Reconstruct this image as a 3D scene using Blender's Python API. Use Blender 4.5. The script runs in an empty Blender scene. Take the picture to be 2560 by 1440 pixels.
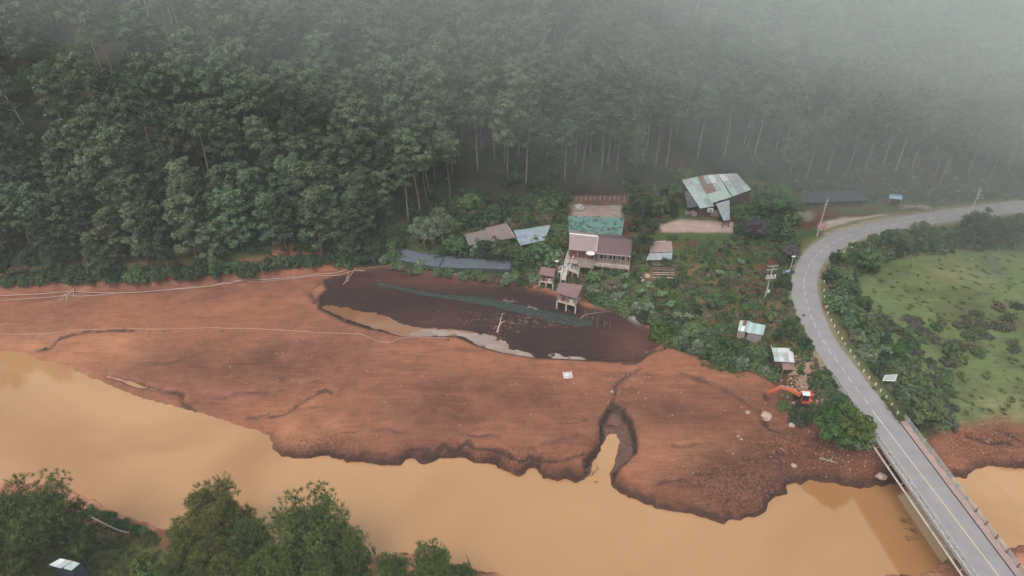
import bpy, math, random
import numpy as np
from mathutils import Vector, Matrix

# ------------------------------------------------------------------ camera, sky, sun, exposure
S = bpy.context.scene
COL = S.collection
H = 100.0
PITCH = math.radians(35.0)
FPX = 1707.0
cam_d = bpy.data.cameras.new('camera')
cam_d.sensor_width = 36.0
cam_d.lens = 36.0 * FPX / 2560.0
cam_d.clip_start = 0.5
cam_d.clip_end = 3000.0
cam = bpy.data.objects.new('camera', cam_d)
cam.location = (0, 0, H)
cam.rotation_euler = (math.radians(90) - PITCH, 0, 0)
COL.objects.link(cam)
S.camera = cam

SUN_EL, SUN_ROT = math.radians(62), math.radians(205)
W = bpy.data.worlds.new('World')
S.world = W
W.use_nodes = True
wn = W.node_tree
for n in list(wn.nodes):
    wn.nodes.remove(n)
sky = wn.nodes.new('ShaderNodeTexSky')
sky.sky_type = 'NISHITA'
sky.sun_disc = False
sky.sun_elevation = SUN_EL
sky.sun_rotation = SUN_ROT
sky.air_density = 1.0
sky.dust_density = 4.0
sky.ozone_density = 1.0
hs = wn.nodes.new('ShaderNodeHueSaturation')
hs.inputs['Saturation'].default_value = 0.42
bg = wn.nodes.new('ShaderNodeBackground')
bg.inputs['Strength'].default_value = 0.15
wo = wn.nodes.new('ShaderNodeOutputWorld')
wn.links.new(sky.outputs[0], hs.inputs['Color'])
wn.links.new(hs.outputs[0], bg.inputs[0])
wn.links.new(bg.outputs[0], wo.inputs[0])

sun_d = bpy.data.lights.new('sun', 'SUN')
sun_d.energy = 1.2
sun_d.angle = math.radians(25)
sun_d.color = (1.0, 0.96, 0.9)
sun = bpy.data.objects.new('sun', sun_d)
sun.rotation_euler = (math.radians(90) - SUN_EL, 0, math.radians(180) - SUN_ROT)
COL.objects.link(sun)

S.view_settings.view_transform = 'Standard'
S.view_settings.look = 'None'
S.view_settings.gamma = 1.0
S.view_settings.exposure = 0.5
S.view_settings.use_curve_mapping = False
S.render.engine = 'CYCLES'
S.cycles.use_denoising = True
S.cycles.max_bounces = 6
S.cycles.diffuse_bounces = 3
S.cycles.glossy_bounces = 2
S.cycles.transmission_bounces = 4
S.cycles.transparent_max_bounces = 8
S.cycles.volume_bounces = 6
S.cycles.caustics_reflective = False
S.cycles.caustics_refractive = False

# ------------------------------------------------------------------ helpers
rnd = random.Random(7)
RNG = np.random.default_rng(11)
CP, SP = math.cos(PITCH), math.sin(PITCH)

def ray(px, py):
    x = (px - 1280.0) / FPX
    u = -(py - 720.0) / FPX
    return (x, CP + u * SP, -SP + u * CP)

def P(px, py, z=0.0):
    """the place in the world seen at photo position (px, py) if it lies at height z"""
    d = ray(px, py)
    t = (z - H) / d[2]
    return Vector((d[0] * t, d[1] * t, z))

def Pxy(pts, z=0.0):
    return np.array([P(a, b, z)[:2] for a, b in pts])

def smooth(e0, e1, x):
    t = np.clip((x - e0) / (e1 - e0), 0, 1)
    return t * t * (3 - 2 * t)

_perm = np.random.default_rng(5).random((256, 256))
def vnoise(x, y):
    xi = np.floor(x).astype(int); yi = np.floor(y).astype(int)
    fx = x - xi; fy = y - yi
    fx = fx * fx * (3 - 2 * fx); fy = fy * fy * (3 - 2 * fy)
    a = _perm[xi & 255, yi & 255]; b = _perm[(xi + 1) & 255, yi & 255]
    c = _perm[xi & 255, (yi + 1) & 255]; d = _perm[(xi + 1) & 255, (yi + 1) & 255]
    return (a * (1 - fx) + b * fx) * (1 - fy) + (c * (1 - fx) + d * fx) * fy
def fbm(x, y, s, o=4):
    v = 0; a = 0.5; t = 0
    for i in range(o):
        v = v + a * vnoise(x / s + 17.3 * i, y / s + 9.1 * i); t += a
        a *= 0.5; s *= 0.5
    return v / t - 0.5

def seg_dist(x, y, pts, closed=False):
    """distance to a polyline, and position along it"""
    x = np.asarray(x, float); y = np.asarray(y, float)
    best = np.full(x.shape, 1e9); along = np.zeros(x.shape)
    n = len(pts); acc = 0.0
    for i in range(n if closed else n - 1):
        ax, ay = pts[i][0], pts[i][1]
        bx, by = pts[(i + 1) % n][0], pts[(i + 1) % n][1]
        dx, dy = bx - ax, by - ay
        L2 = dx * dx + dy * dy + 1e-12
        t = np.clip(((x - ax) * dx + (y - ay) * dy) / L2, 0, 1)
        d = np.hypot(x - ax - t * dx, y - ay - t * dy)
        m = d < best
        best = np.where(m, d, best)
        along = np.where(m, acc + t * math.sqrt(L2), along)
        acc += math.sqrt(L2)
    return best, along

def inside(x, y, poly):
    x = np.asarray(x, float); y = np.asarray(y, float)
    r = np.zeros(x.shape, bool)
    n = len(poly)
    for i in range(n):
        x1, y1 = poly[i][0], poly[i][1]; x2, y2 = poly[(i + 1) % n][0], poly[(i + 1) % n][1]
        if y1 == y2: continue
        c = ((y1 > y) != (y2 > y)) & (x < (x2 - x1) * (y - y1) / (y2 - y1) + x1)
        r ^= c
    return r

def pin(x, y, poly):
    r = False; n = len(poly); j = n - 1
    for i in range(n):
        x1, y1 = poly[i]; x2, y2 = poly[j]
        if (y1 > y) != (y2 > y) and x < (x2 - x1) * (y - y1) / (y2 - y1) + x1: r = not r
        j = i
    return r

def sdist(x, y, poly):
    """signed distance, positive inside the polygon"""
    d, _ = seg_dist(x, y, poly, True)
    return np.where(inside(x, y, poly), d, -d)

def crv(pts, n=6):
    """smooth open curve through points"""
    pts = [np.array(p, float) for p in pts]
    P0 = [2 * pts[0] - pts[1]] + pts + [2 * pts[-1] - pts[-2]]
    out = []
    for i in range(1, len(P0) - 2):
        a, b, c, d = P0[i - 1], P0[i], P0[i + 1], P0[i + 2]
        for k in range(n):
            t = k / n
            out.append(0.5 * ((2 * b) + (-a + c) * t + (2 * a - 5 * b + 4 * c - d) * t * t + (-a + 3 * b - 3 * c + d) * t ** 3))
    out.append(pts[-1])
    return out

# ------------------------------------------------------------------ materials
def nt(m):
    m.use_nodes = True
    t = m.node_tree
    for n in list(t.nodes): t.nodes.remove(n)
    return t
def N(t, kind, **kw):
    n = t.nodes.new(kind)
    for k, v in kw.items():
        if k in n.inputs: n.inputs[k].default_value = v
        else: setattr(n, k, v)
    return n
def rgb(c): return (c[0], c[1], c[2], 1.0)
_mats = {}
def mat(name, col, col2=None, rough=0.8, scale=1.0, spec=0.3, bump=0.0, metal=0.0, coord='Object', detail=5, lo=0.35, hi=0.65, rnd_=0.0):
    """noise-mottled principled surface"""
    if name in _mats: return _mats[name]
    m = bpy.data.materials.new(name); t = nt(m)
    o = N(t, 'ShaderNodeOutputMaterial'); b = N(t, 'ShaderNodeBsdfPrincipled')
    b.inputs['Roughness'].default_value = rough; b.inputs['Metallic'].default_value = metal
    b.inputs['Specular IOR Level'].default_value = spec
    t.links.new(b.outputs[0], o.inputs[0])
    tc = N(t, 'ShaderNodeTexCoord')
    nz = N(t, 'ShaderNodeTexNoise'); nz.inputs['Scale'].default_value = scale; nz.inputs['Detail'].default_value = detail
    nz.inputs['Roughness'].default_value = 0.62
    t.links.new(tc.outputs[coord], nz.inputs['Vector'])
    r = N(t, 'ShaderNodeMapRange'); r.inputs['From Min'].default_value = lo; r.inputs['From Max'].default_value = hi
    t.links.new(nz.outputs['Fac'], r.inputs['Value'])
    mx = N(t, 'ShaderNodeMix', data_type='RGBA')
    mx.inputs['A'].default_value = rgb(col); mx.inputs['B'].default_value = rgb(col2 or [c * 0.7 for c in col])
    mx.inputs[0].default_value = 0
    t.links.new(r.outputs[0], mx.inputs[0])
    mx.inputs[6].default_value = rgb(col); mx.inputs[7].default_value = rgb(col2 or [c * 0.7 for c in col])
    last = mx.outputs[2]
    if rnd_:
        oi = N(t, 'ShaderNodeObjectInfo')
        mr = N(t, 'ShaderNodeMapRange'); mr.inputs['To Min'].default_value = 1 - rnd_; mr.inputs['To Max'].default_value = 1 + rnd_
        t.links.new(oi.outputs['Random'], mr.inputs['Value'])
        mu = N(t, 'ShaderNodeVectorMath', operation='SCALE')
        t.links.new(last, mu.inputs[0]); t.links.new(mr.outputs[0], mu.inputs['Scale']); last = mu.outputs[0]
    t.links.new(last, b.inputs['Base Color'])
    if bump:
        bp = N(t, 'ShaderNodeBump'); bp.inputs['Strength'].default_value = 1.0; bp.inputs['Distance'].default_value = bump
        t.links.new(nz.outputs['Fac'], bp.inputs['Height']); t.links.new(bp.outputs[0], b.inputs['Normal'])
    _mats[name] = m
    return m

def roof_mat(name, col, col2, pitch=0.25, stain=(0.12, 0.09, 0.07), amount=0.5, rough=0.55, scale=0.5):
    """corrugated sheet: ribs run along v of the UV map (metres), rust and dirt in patches"""
    if name in _mats: return _mats[name]
    m = bpy.data.materials.new(name); t = nt(m)
    o = N(t, 'ShaderNodeOutputMaterial'); b = N(t, 'ShaderNodeBsdfPrincipled')
    b.inputs['Roughness'].default_value = rough; b.inputs['Specular IOR Level'].default_value = 0.35
    t.links.new(b.outputs[0], o.inputs[0])
    uv = N(t, 'ShaderNodeUVMap')
    sc = N(t, 'ShaderNodeVectorMath', operation='MULTIPLY'); sc.inputs[1].default_value = (1, 0.25, 1)
    t.links.new(uv.outputs[0], sc.inputs[0])
    n1 = N(t, 'ShaderNodeTexNoise'); n1.inputs['Scale'].default_value = scale * 3; n1.inputs['Detail'].default_value = 6
    t.links.new(sc.outputs[0], n1.inputs['Vector'])
    n2 = N(t, 'ShaderNodeTexNoise'); n2.inputs['Scale'].default_value = scale * 1.3; n2.inputs['Detail'].default_value = 6; n2.inputs['Roughness'].default_value = 0.7
    tc = N(t, 'ShaderNodeTexCoord'); t.links.new(tc.outputs['Object'], n2.inputs['Vector'])
    mx = N(t, 'ShaderNodeMix', data_type='RGBA'); mx.inputs[6].default_value = rgb(col); mx.inputs[7].default_value = rgb(col2)
    r1 = N(t, 'ShaderNodeMapRange'); r1.inputs['From Min'].default_value = 0.35; r1.inputs['From Max'].default_value = 0.65
    t.links.new(n1.outputs['Fac'], r1.inputs['Value']); t.links.new(r1.outputs[0], mx.inputs[0])
    mx2 = N(t, 'ShaderNodeMix', data_type='RGBA'); mx2.inputs[7].default_value = rgb(stain)
    r2 = N(t, 'ShaderNodeMapRange'); r2.inputs['From Min'].default_value = 0.5; r2.inputs['From Max'].default_value = 0.75; r2.inputs['To Max'].default_value = amount
    t.links.new(n2.outputs['Fac'], r2.inputs['Value']); t.links.new(r2.outputs[0], mx2.inputs[0]); t.links.new(mx.outputs[2], mx2.inputs[6])
    t.links.new(mx2.outputs[2], b.inputs['Base Color'])
    sx = N(t, 'ShaderNodeSeparateXYZ'); t.links.new(uv.outputs[0], sx.inputs[0])
    ma = N(t, 'ShaderNodeMath', operation='MULTIPLY'); ma.inputs[1].default_value = 2 * math.pi / pitch; t.links.new(sx.outputs[0], ma.inputs[0])
    si = N(t, 'ShaderNodeMath', operation='SINE'); t.links.new(ma.outputs[0], si.inputs[0])
    bp = N(t, 'ShaderNodeBump'); bp.inputs['Distance'].default_value = 0.02; bp.inputs['Strength'].default_value = 0.7
    t.links.new(si.outputs[0], bp.inputs['Height']); t.links.new(bp.outputs[0], b.inputs['Normal'])
    _mats[name] = m
    return m

def leaf_mat(name, dark, light, dry=None, var=0.35, trans=0.25, dry_at=0.93):
    """leaf colour varies from leaf to leaf ('tint') and from plant to plant"""
    if name in _mats: return _mats[name]
    m = bpy.data.materials.new(name); t = nt(m)
    o = N(t, 'ShaderNodeOutputMaterial')
    at = N(t, 'ShaderNodeAttribute'); at.attribute_name = 'tint'
    mx = N(t, 'ShaderNodeMix', data_type='RGBA'); mx.inputs[6].default_value = rgb(dark); mx.inputs[7].default_value = rgb(light)
    t.links.new(at.outputs['Fac'], mx.inputs[0])
    oi = N(t, 'ShaderNodeObjectInfo')
    mr = N(t, 'ShaderNodeMapRange'); mr.inputs['To Min'].default_value = 1 - var; mr.inputs['To Max'].default_value = 1 + var
    t.links.new(oi.outputs['Random'], mr.inputs['Value'])
    hsv = N(t, 'ShaderNodeHueSaturation')
    hr = N(t, 'ShaderNodeMath', operation='MULTIPLY_ADD'); hr.inputs[1].default_value = 37.0; hr.inputs[2].default_value = 0.0
    t.links.new(oi.outputs['Random'], hr.inputs[0])
    fr = N(t, 'ShaderNodeMath', operation='FRACT'); t.links.new(hr.outputs[0], fr.inputs[0])
    hm = N(t, 'ShaderNodeMapRange'); hm.inputs['To Min'].default_value = 0.455; hm.inputs['To Max'].default_value = 0.53
    t.links.new(fr.outputs[0], hm.inputs['Value']); t.links.new(hm.outputs[0], hsv.inputs['Hue'])
    t.links.new(mr.outputs[0], hsv.inputs['Value']); t.links.new(mx.outputs[2], hsv.inputs['Color'])
    last = hsv.outputs[0]
    if dry:
        gt = N(t, 'ShaderNodeMath', operation='GREATER_THAN'); gt.inputs[1].default_value = dry_at
        t.links.new(at.outputs['Fac'], gt.inputs[0])
        m2 = N(t, 'ShaderNodeMix', data_type='RGBA'); m2.inputs[7].default_value = rgb(dry)
        t.links.new(gt.outputs[0], m2.inputs[0]); t.links.new(last, m2.inputs[6]); last = m2.outputs[2]
    df = N(t, 'ShaderNodeBsdfDiffuse'); tr = N(t, 'ShaderNodeBsdfTranslucent'); ms = N(t, 'ShaderNodeMixShader')
    ms.inputs[0].default_value = trans
    gl = N(t, 'ShaderNodeBsdfGlossy'); gl.inputs['Roughness'].default_value = 0.55; gl.inputs['Color'].default_value = (0.5, 0.5, 0.5, 1)
    m3 = N(t, 'ShaderNodeMixShader'); m3.inputs[0].default_value = 0.03
    t.links.new(last, df.inputs[0]); t.links.new(last, tr.inputs[0])
    t.links.new(df.outputs[0], ms.inputs[1]); t.links.new(tr.outputs[0], ms.inputs[2])
    t.links.new(ms.outputs[0], m3.inputs[1]); t.links.new(gl.outputs[0], m3.inputs[2])
    t.links.new(m3.outputs[0], o.inputs[0])
    _mats[name] = m
    return m

# ------------------------------------------------------------------ naming by what stands nearby
MARKS = [(1500, 610, 'the main house'), (1490, 560, 'the teal roofed shed'), (1790, 480, 'the patched tin shack'), (1650, 625, 'the pink roofed shed'), (1885, 820, 'the teal roofed small shack'), (1958, 890, 'the whitish roofed shack'),
         (1985, 990, 'the excavator'), (1422, 728, 'the lower stilt hut'), (1368, 678, 'the little left hut'), (1050, 645, 'the left net shed'), (1190, 660, 'the right net shed'), (1215, 585, 'the long brown roof'), (1335, 590, 'the grey tarpaulin shelter'),
         (1658, 682, 'the seedling racks'), (1920, 690, 'the transformer pole'), (1965, 682, 'the blue road sign'), (2052, 550, 'the lay-by pole'), (2080, 495, 'the netting shelter'), (2240, 492, 'the blue roofed kiosk'), (2287, 518, 'the firewood heap'),
         (2430, 510, 'the far pole'), (2070, 768, 'the orange board'), (2225, 945, 'the large signboard'), (2290, 1065, 'the footpath end'), (2165, 1085, 'the bridge corner'), (2110, 985, 'the guard rail'), (1600, 775, 'the rocky drain'), (880, 675, 'the pipe end'),
         (165, 738, 'the pipe trestle'), (60, 260, 'the bleached dead tree'), (495, 58, 'the fallen ridge trunk'), (1419, 937, 'the crate raft'), (160, 1415, 'the metal roofed hut'), (250, 1305, 'the short white pipe'), (1700, 565, 'the bare dirt yard'), (2300, 740, 'the open meadow'),
         (2400, 850, 'the grey scrub'), (1915, 1042, 'the pale boulder'), (450, 715, 'the middle of the pipes'), (650, 700, 'the joined pipes'), (1060, 560, 'the pale rosette tree'), (1600, 590, 'the big dark tree'), (1935, 490, 'the yellow-green tree'), (1880, 570, 'the purple tree'), (2420, 570, 'the tall dark tree'), (1760, 900, 'the red mud rim')]
def near_phrase(px, py):
    d, mx, my, nm = min((math.hypot(px - m[0], (py - m[1]) * 1.2), m[0], m[1], m[2]) for m in MARKS)
    dx, dy = px - mx, py - my
    v = '' if abs(dy) < 0.42 * abs(dx) else ('above' if dy < 0 else 'below'); h = '' if abs(dx) < 0.42 * abs(dy) else ('left of' if dx < 0 else 'right of')
    di = v + (' and ' if v and h else '') + h
    q = 'just' if d < 45 else ('slightly' if d < 90 else ('somewhat' if d < 160 else ('well' if d < 260 else 'far')))
    return '%s %s %s' % (q, di, nm)

# ------------------------------------------------------------------ object helpers
def link(o, parent=None):
    COL.objects.link(o)
    if parent is not None: o.parent = parent
    return o
def tag(o, label=None, cat=None, group=None, kind=None):
    if label: o['label'] = label
    if cat: o['category'] = cat
    if group: o['group'] = group
    if kind: o['kind'] = kind
    return o
def empty(name, loc=(0, 0, 0), rz=0.0, label=None, cat=None, group=None):
    o = bpy.data.objects.new(name, None); o.empty_display_size = 0.5
    o.location = loc; o.rotation_euler = (0, 0, rz); COL.objects.link(o)
    return tag(o, label, cat, group)
def dup(o, parent=None):
    c = o.copy(); COL.objects.link(c)
    if parent is not None: c.parent = parent
    for ch in o.children: dup(ch, c)
    return c

class MB:
    """collects boxes, bars, tubes, plates; build() makes one mesh object"""
    def __init__(s): s.v = []; s.f = []; s.mi = []; s.uv = {}
    def add(s, vs, fs, mi=0):
        b = len(s.v); s.v += [tuple(v) for v in vs]; s.f += [tuple(b + i for i in f) for f in fs]; s.mi += [mi] * len(fs)
        return s
    def hexa(s, c, mi=0):
        """eight corners: bottom four anticlockwise, top four anticlockwise"""
        return s.add(c, [(3, 2, 1, 0), (4, 5, 6, 7), (0, 1, 5, 4), (1, 2, 6, 5), (2, 3, 7, 6), (3, 0, 4, 7)], mi)
    def box(s, x0, x1, y0, y1, z0, z1, mi=0):
        return s.hexa([(x0, y0, z0), (x1, y0, z0), (x1, y1, z0), (x0, y1, z0), (x0, y0, z1), (x1, y0, z1), (x1, y1, z1), (x0, y1, z1)], mi)
    def bar(s, a, b, w, h=None, mi=0, w2=None):
        a = Vector(a); b = Vector(b); d = b - a
        if d.length < 1e-6: return s
        d.normalize(); up = Vector((0, 0, 1)) if abs(d.z) < 0.9 else Vector((0, 1, 0))
        r = d.cross(up).normalized(); u = r.cross(d)
        h = h or w; k = (w2 or w) / w
        c = []
        for p, q in ((a, 1), (b, k)):
            c.append([p - r * w / 2 * q - u * h / 2 * q, p + r * w / 2 * q - u * h / 2 * q, p + r * w / 2 * q + u * h / 2 * q, p - r * w / 2 * q + u * h / 2 * q])
        return s.add(c[0] + c[1], [(0, 1, 2, 3), (7, 6, 5, 4), (0, 4, 5, 1), (1, 5, 6, 2), (2, 6, 7, 3), (3, 7, 4, 0)], mi)
    def tube(s, pts, r, n=6, mi=0, cap=True):
        pts = [Vector(p) for p in pts]; m = len(pts); rr = r if isinstance(r, (list, tuple)) else [r] * m
        base = len(s.v); prev = None
        for i, p in enumerate(pts):
            d = (pts[min(i + 1, m - 1)] - pts[max(i - 1, 0)])
            if d.length < 1e-9: d = Vector((0, 0, 1))
            d.normalize()
            if prev is None:
                up = Vector((0, 0, 1)) if abs(d.z) < 0.9 else Vector((1, 0, 0)); a = d.cross(up).normalized()
            else: a = (prev - d * prev.dot(d)).normalized()
            prev = a; b = d.cross(a)
            for k in range(n):
                an = 2 * math.pi * k / n; s.v.append(tuple(p + (a * math.cos(an) + b * math.sin(an)) * rr[i]))
        for i in range(m - 1):
            for k in range(n):
                k2 = (k + 1) % n
                s.f.append((base + i * n + k, base + i * n + k2, base + (i + 1) * n + k2, base + (i + 1) * n + k)); s.mi.append(mi)
        if cap:
            s.f.append(tuple(base + k for k in reversed(range(n)))); s.f.append(tuple(base + (m - 1) * n + k for k in range(n))); s.mi += [mi, mi]
        return s
    def slab(s, q, th, mi=0, uv=True):
        """plate with top corners q (anticlockwise from above), thickness downwards"""
        q = [Vector(p) for p in q]; lo = [p - Vector((0, 0, th)) for p in q]; n = len(q)
        b = len(s.v); s.v += [tuple(p) for p in lo + q]
        s.f.append(tuple(b + i for i in reversed(range(n)))); s.f.append(tuple(b + n + i for i in range(n))); s.mi += [mi, mi]
        if uv:
            e = (q[1] - q[0]); e.normalize(); g = q[-1] - q[0]; g = (g - e * g.dot(e)).normalized() if (g - e * g.dot(e)).length > 1e-6 else Vector((0, 1, 0))
            s.uv[len(s.f) - 1] = [((p - q[0]).dot(e), (p - q[0]).dot(g)) for p in q]
        for i in range(n):
            j = (i + 1) % n; s.f.append((b + i, b + j, b + n + j, b + n + i)); s.mi.append(mi)
        return s
    def build(s, name, mats, parent=None, smooth=False, loc=None):
        me = bpy.data.meshes.new(name)
        off = Vector(loc) if loc is not None else Vector((0, 0, 0))
        me.from_pydata([tuple(Vector(v) - off) for v in s.v] if loc is not None else s.v, [], s.f)
        for m in (mats if isinstance(mats, (list, tuple)) else [mats]): me.materials.append(m)
        me.polygons.foreach_set('material_index', s.mi)
        if s.uv:
            ul = me.uv_layers.new(name='UVMap')
            for fi, uvs in s.uv.items():
                ls = me.polygons[fi].loop_start
                for k, u in enumerate(uvs): ul.data[ls + k].uv = u
        if smooth: me.polygons.foreach_set('use_smooth', [True] * len(s.f))
        me.update()
        o = bpy.data.objects.new(name, me); link(o, parent)
        if loc is not None: o.location = loc
        return o

def np_mesh(name, verts, faces, mats, attrs=None, smooth=False, mat_idx=None):
    """faces: (n,k) int array"""
    me = bpy.data.meshes.new(name)
    verts = np.asarray(verts, np.float32); faces = np.asarray(faces, np.int32)
    nf, k = faces.shape
    me.vertices.add(len(verts)); me.vertices.foreach_set('co', verts.ravel())
    me.loops.add(nf * k); me.loops.foreach_set('vertex_index', faces.ravel())
    me.polygons.add(nf); me.polygons.foreach_set('loop_start', np.arange(nf, dtype=np.int32) * k)
    me.polygons.foreach_set('loop_total', np.full(nf, k, np.int32))
    if smooth: me.polygons.foreach_set('use_smooth', np.ones(nf, bool))
    for m in (mats if isinstance(mats, (list, tuple)) else [mats]): me.materials.append(m)
    if mat_idx is not None: me.polygons.foreach_set('material_index', np.asarray(mat_idx, np.int32))
    me.update(calc_edges=True)
    for an, (ty, arr) in (attrs or {}).items():
        a = me.attributes.new(an, ty, 'POINT')
        a.data.foreach_set('color' if ty == 'FLOAT_COLOR' else 'value', np.asarray(arr, np.float32).ravel())
    return me
# ------------------------------------------------------------------ the lie of the land (outlines measured from the photograph, in metres on the ground)
NORTH = [(-500, 860), (-150, 872), (0, 878), (60, 882), (100, 903), (130, 905), (205, 935), (235, 948), (300, 975), (345, 992), (420, 1012), (470, 1025), (545, 1048), (590, 1065),
         (640, 1075), (672, 1088), (682, 1108), (680, 1124), (700, 1138), (735, 1147), (765, 1146), (800, 1139), (850, 1148), (900, 1155), (960, 1163), (1003, 1164), (1015, 1148), (1036, 1146),
         (1060, 1161), (1078, 1156), (1100, 1144), (1130, 1146), (1160, 1144), (1185, 1157), (1230, 1160), (1262, 1176), (1280, 1183), (1298, 1192), (1312, 1184), (1326, 1168), (1345, 1172), (1358, 1196),
         (1395, 1203), (1413, 1196), (1440, 1208), (1458, 1200), (1472, 1190), (1480, 1160), (1497, 1132), (1510, 1105), (1522, 1085), (1540, 1085), (1550, 1100), (1545, 1125), (1537, 1160), (1524, 1185), (1528, 1212),
         (1550, 1233), (1600, 1252), (1650, 1272), (1700, 1280), (1750, 1292), (1790, 1304), (1810, 1312), (1826, 1298), (1850, 1302), (1872, 1292), (1888, 1293), (1915, 1278), (1922, 1255), (1940, 1240),
         (1968, 1236), (1965, 1212), (1990, 1206), (2003, 1212), (2022, 1199), (2050, 1205), (2075, 1207), (2115, 1216), (2150, 1222), (2180, 1216), (2230, 1208), (2270, 1216), (2330, 1205), (2385, 1192), (2418, 1197),
         (2440, 1172), (2480, 1164), (2560, 1172), (2680, 1168), (3000, 1160)]
SOUTH = [(3300, 1330), (2700, 1350), (2560, 1364), (2515, 1376), (2450, 1388), (2390, 1398), (2365, 1400), (2335, 1424), (2290, 1438), (2215, 1436), (2140, 1475), (1900, 1540), (1600, 1530), (1330, 1450), (1215, 1432),
         (1180, 1425), (1090, 1405), (1010, 1382), (960, 1384), (925, 1395), (880, 1392), (780, 1385), (600, 1365), (480, 1345), (400, 1322), (375, 1312), (320, 1291), (272, 1274), (240, 1254), (180, 1229), (135, 1222),
         (95, 1209), (60, 1207), (0, 1211), (-150, 1225), (-700, 1250)]
def rough_up(pts, step=0.7, amp=0.35, seed=3):
    r = np.random.default_rng(seed); out = []
    n = len(pts)
    for i in range(n):
        a = pts[i]; b = pts[(i + 1) % n]; L = float(np.hypot(*(b - a)))
        k = max(1, min(60, int(L / step)))
        for j in range(k):
            p = a + (b - a) * j / k
            if j: p = p + r.normal(0, amp * 0.5, 2) * min(1, L / 3)
            out.append(p)
    return np.array(out)
WATER = rough_up(np.vstack([Pxy(NORTH), Pxy(SOUTH)]))
ZB = 1.5
BANK_PX = [(-700, 742), (0, 716), (150, 710), (300, 706), (480, 696), (600, 690), (700, 672), (780, 663), (860, 672), (940, 676), (990, 672), (1040, 684), (1120, 690), (1200, 700), (1260, 706), (1330, 708), (1378, 732),
        (1400, 740), (1460, 762), (1560, 785), (1635, 820), (1650, 858), (1700, 885), (1760, 905), (1800, 935), (1870, 930), (1925, 960), (1930, 985), (1990, 1020), (2035, 1060), (2090, 1108), (2150, 1120), (2205, 1140),
        (2300, 1160), (2330, 1120), (2330, 1085), (2390, 1062), (2440, 1055), (2490, 1038), (2560, 1020), (2750, 1010), (3300, 980)]
BANK = Pxy(BANK_PX, ZB)
UP = np.vstack([BANK, [[700, 900], [-700, 900]]])
ROAD_PX = [(2181, 1026), (2164, 1001), (2143, 974), (2125, 949), (2108, 924), (2090, 899), (2075, 878), (2061, 856), (2049, 835), (2037, 812), (2029, 793), (2021, 772), (2016, 752), (2012, 734), (2010, 716), (2011, 699),
           (2015, 684), (2021, 666), (2029, 652), (2041, 639), (2053, 628), (2068, 617), (2084, 606), (2102, 597), (2124, 588), (2166, 577), (2192, 571), (2213, 566), (2236, 561), (2267, 555), (2363, 540), (2517, 520), (2620, 508), (2760, 494), (3100, 465)]
ZR = 7.5
_r0 = P(2181, 1026, ZR); _r1 = P(2497, 1440, ZR)
_dir = (_r1 - _r0).normalized()
ROAD = [np.array(p[:2]) for p in [_r0 + _dir * 78, _r0 + _dir * 60, _r0 + _dir * 40, _r0 + _dir * 20, _r0 + _dir * 8]] + [np.array(P(a, b, ZR)[:2]) for a, b in ROAD_PX]
ROADC = np.array(crv(ROAD, 4))
BRIDGE_A = np.array(P(2203, 1058, ZR)[:2])            # north end of the bridge on the centre line
ROAD_N = np.array(crv([BRIDGE_A] + ROAD[5:], 4))      # the road on solid ground
ROAD_S = np.array([ROAD[2] * 0.55 + ROAD[1] * 0.45, ROAD[0], ROAD[0] + (ROAD[0] - ROAD[1])])
FOOT = Pxy([(-1100, 740), (0, 698), (300, 690), (600, 680), (780, 652), (900, 640), (950, 608), (1050, 562), (1150, 530), (1300, 500), (1420, 486), (1560, 478), (1700, 440), (1780, 425), (1900, 430), (2000, 465), (2100, 472), (2300, 484), (2560, 476), (3300, 440)], 5.0)
HILL = np.vstack([FOOT, [[900, 1200], [-900, 1200]]])
MEADOW = Pxy([(2120, 760), (2160, 700), (2240, 650), (2330, 632), (2430, 622), (2560, 640), (2900, 640), (2900, 1010), (2560, 1035), (2440, 1045), (2330, 1060), (2230, 960), (2160, 850)], 4.0)
POND = Pxy([(790, 748), (815, 725), (800, 700), (900, 678), (990, 676), (1120, 694), (1260, 710), (1370, 738), (1470, 772), (1560, 792), (1640, 835), (1650, 868), (1605, 906), (1540, 912), (1460, 908), (1330, 903), (1250, 890), (1190, 872), (1140, 848), (1080, 850), (1000, 850), (920, 828), (850, 802), (795, 775)], ZB)
PUDDLE_A = [(795, 768), (830, 762), (880, 772), (930, 782), (965, 788), (1000, 806), (1040, 818), (1120, 822), (1190, 830), (1165, 842), (1095, 842), (1010, 844), (960, 830), (900, 808), (850, 792)]
PUDDLE_B = [(1008, 838), (1060, 822), (1120, 826), (1180, 829), (1225, 838), (1262, 850), (1275, 862), (1272, 872), (1300, 877), (1325, 884), (1338, 896), (1322, 899), (1270, 888), (1225, 880), (1195, 862), (1170, 848), (1140, 836), (1100, 845), (1050, 846)]
PUDDLE_C = [(1369, 886), (1385, 883), (1402, 888), (1418, 892), (1440, 891), (1460, 894), (1468, 901), (1440, 903), (1405, 903), (1380, 899)]
CREEK = Pxy([(1505, 1105), (1500, 1060), (1518, 1030), (1532, 1020), (1555, 1035), (1575, 1060), (1590, 1105), (1588, 1140), (1560, 1165), (1530, 1190), (1500, 1190), (1470, 1188), (1462, 1160), (1490, 1125)], 1.3)
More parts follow.
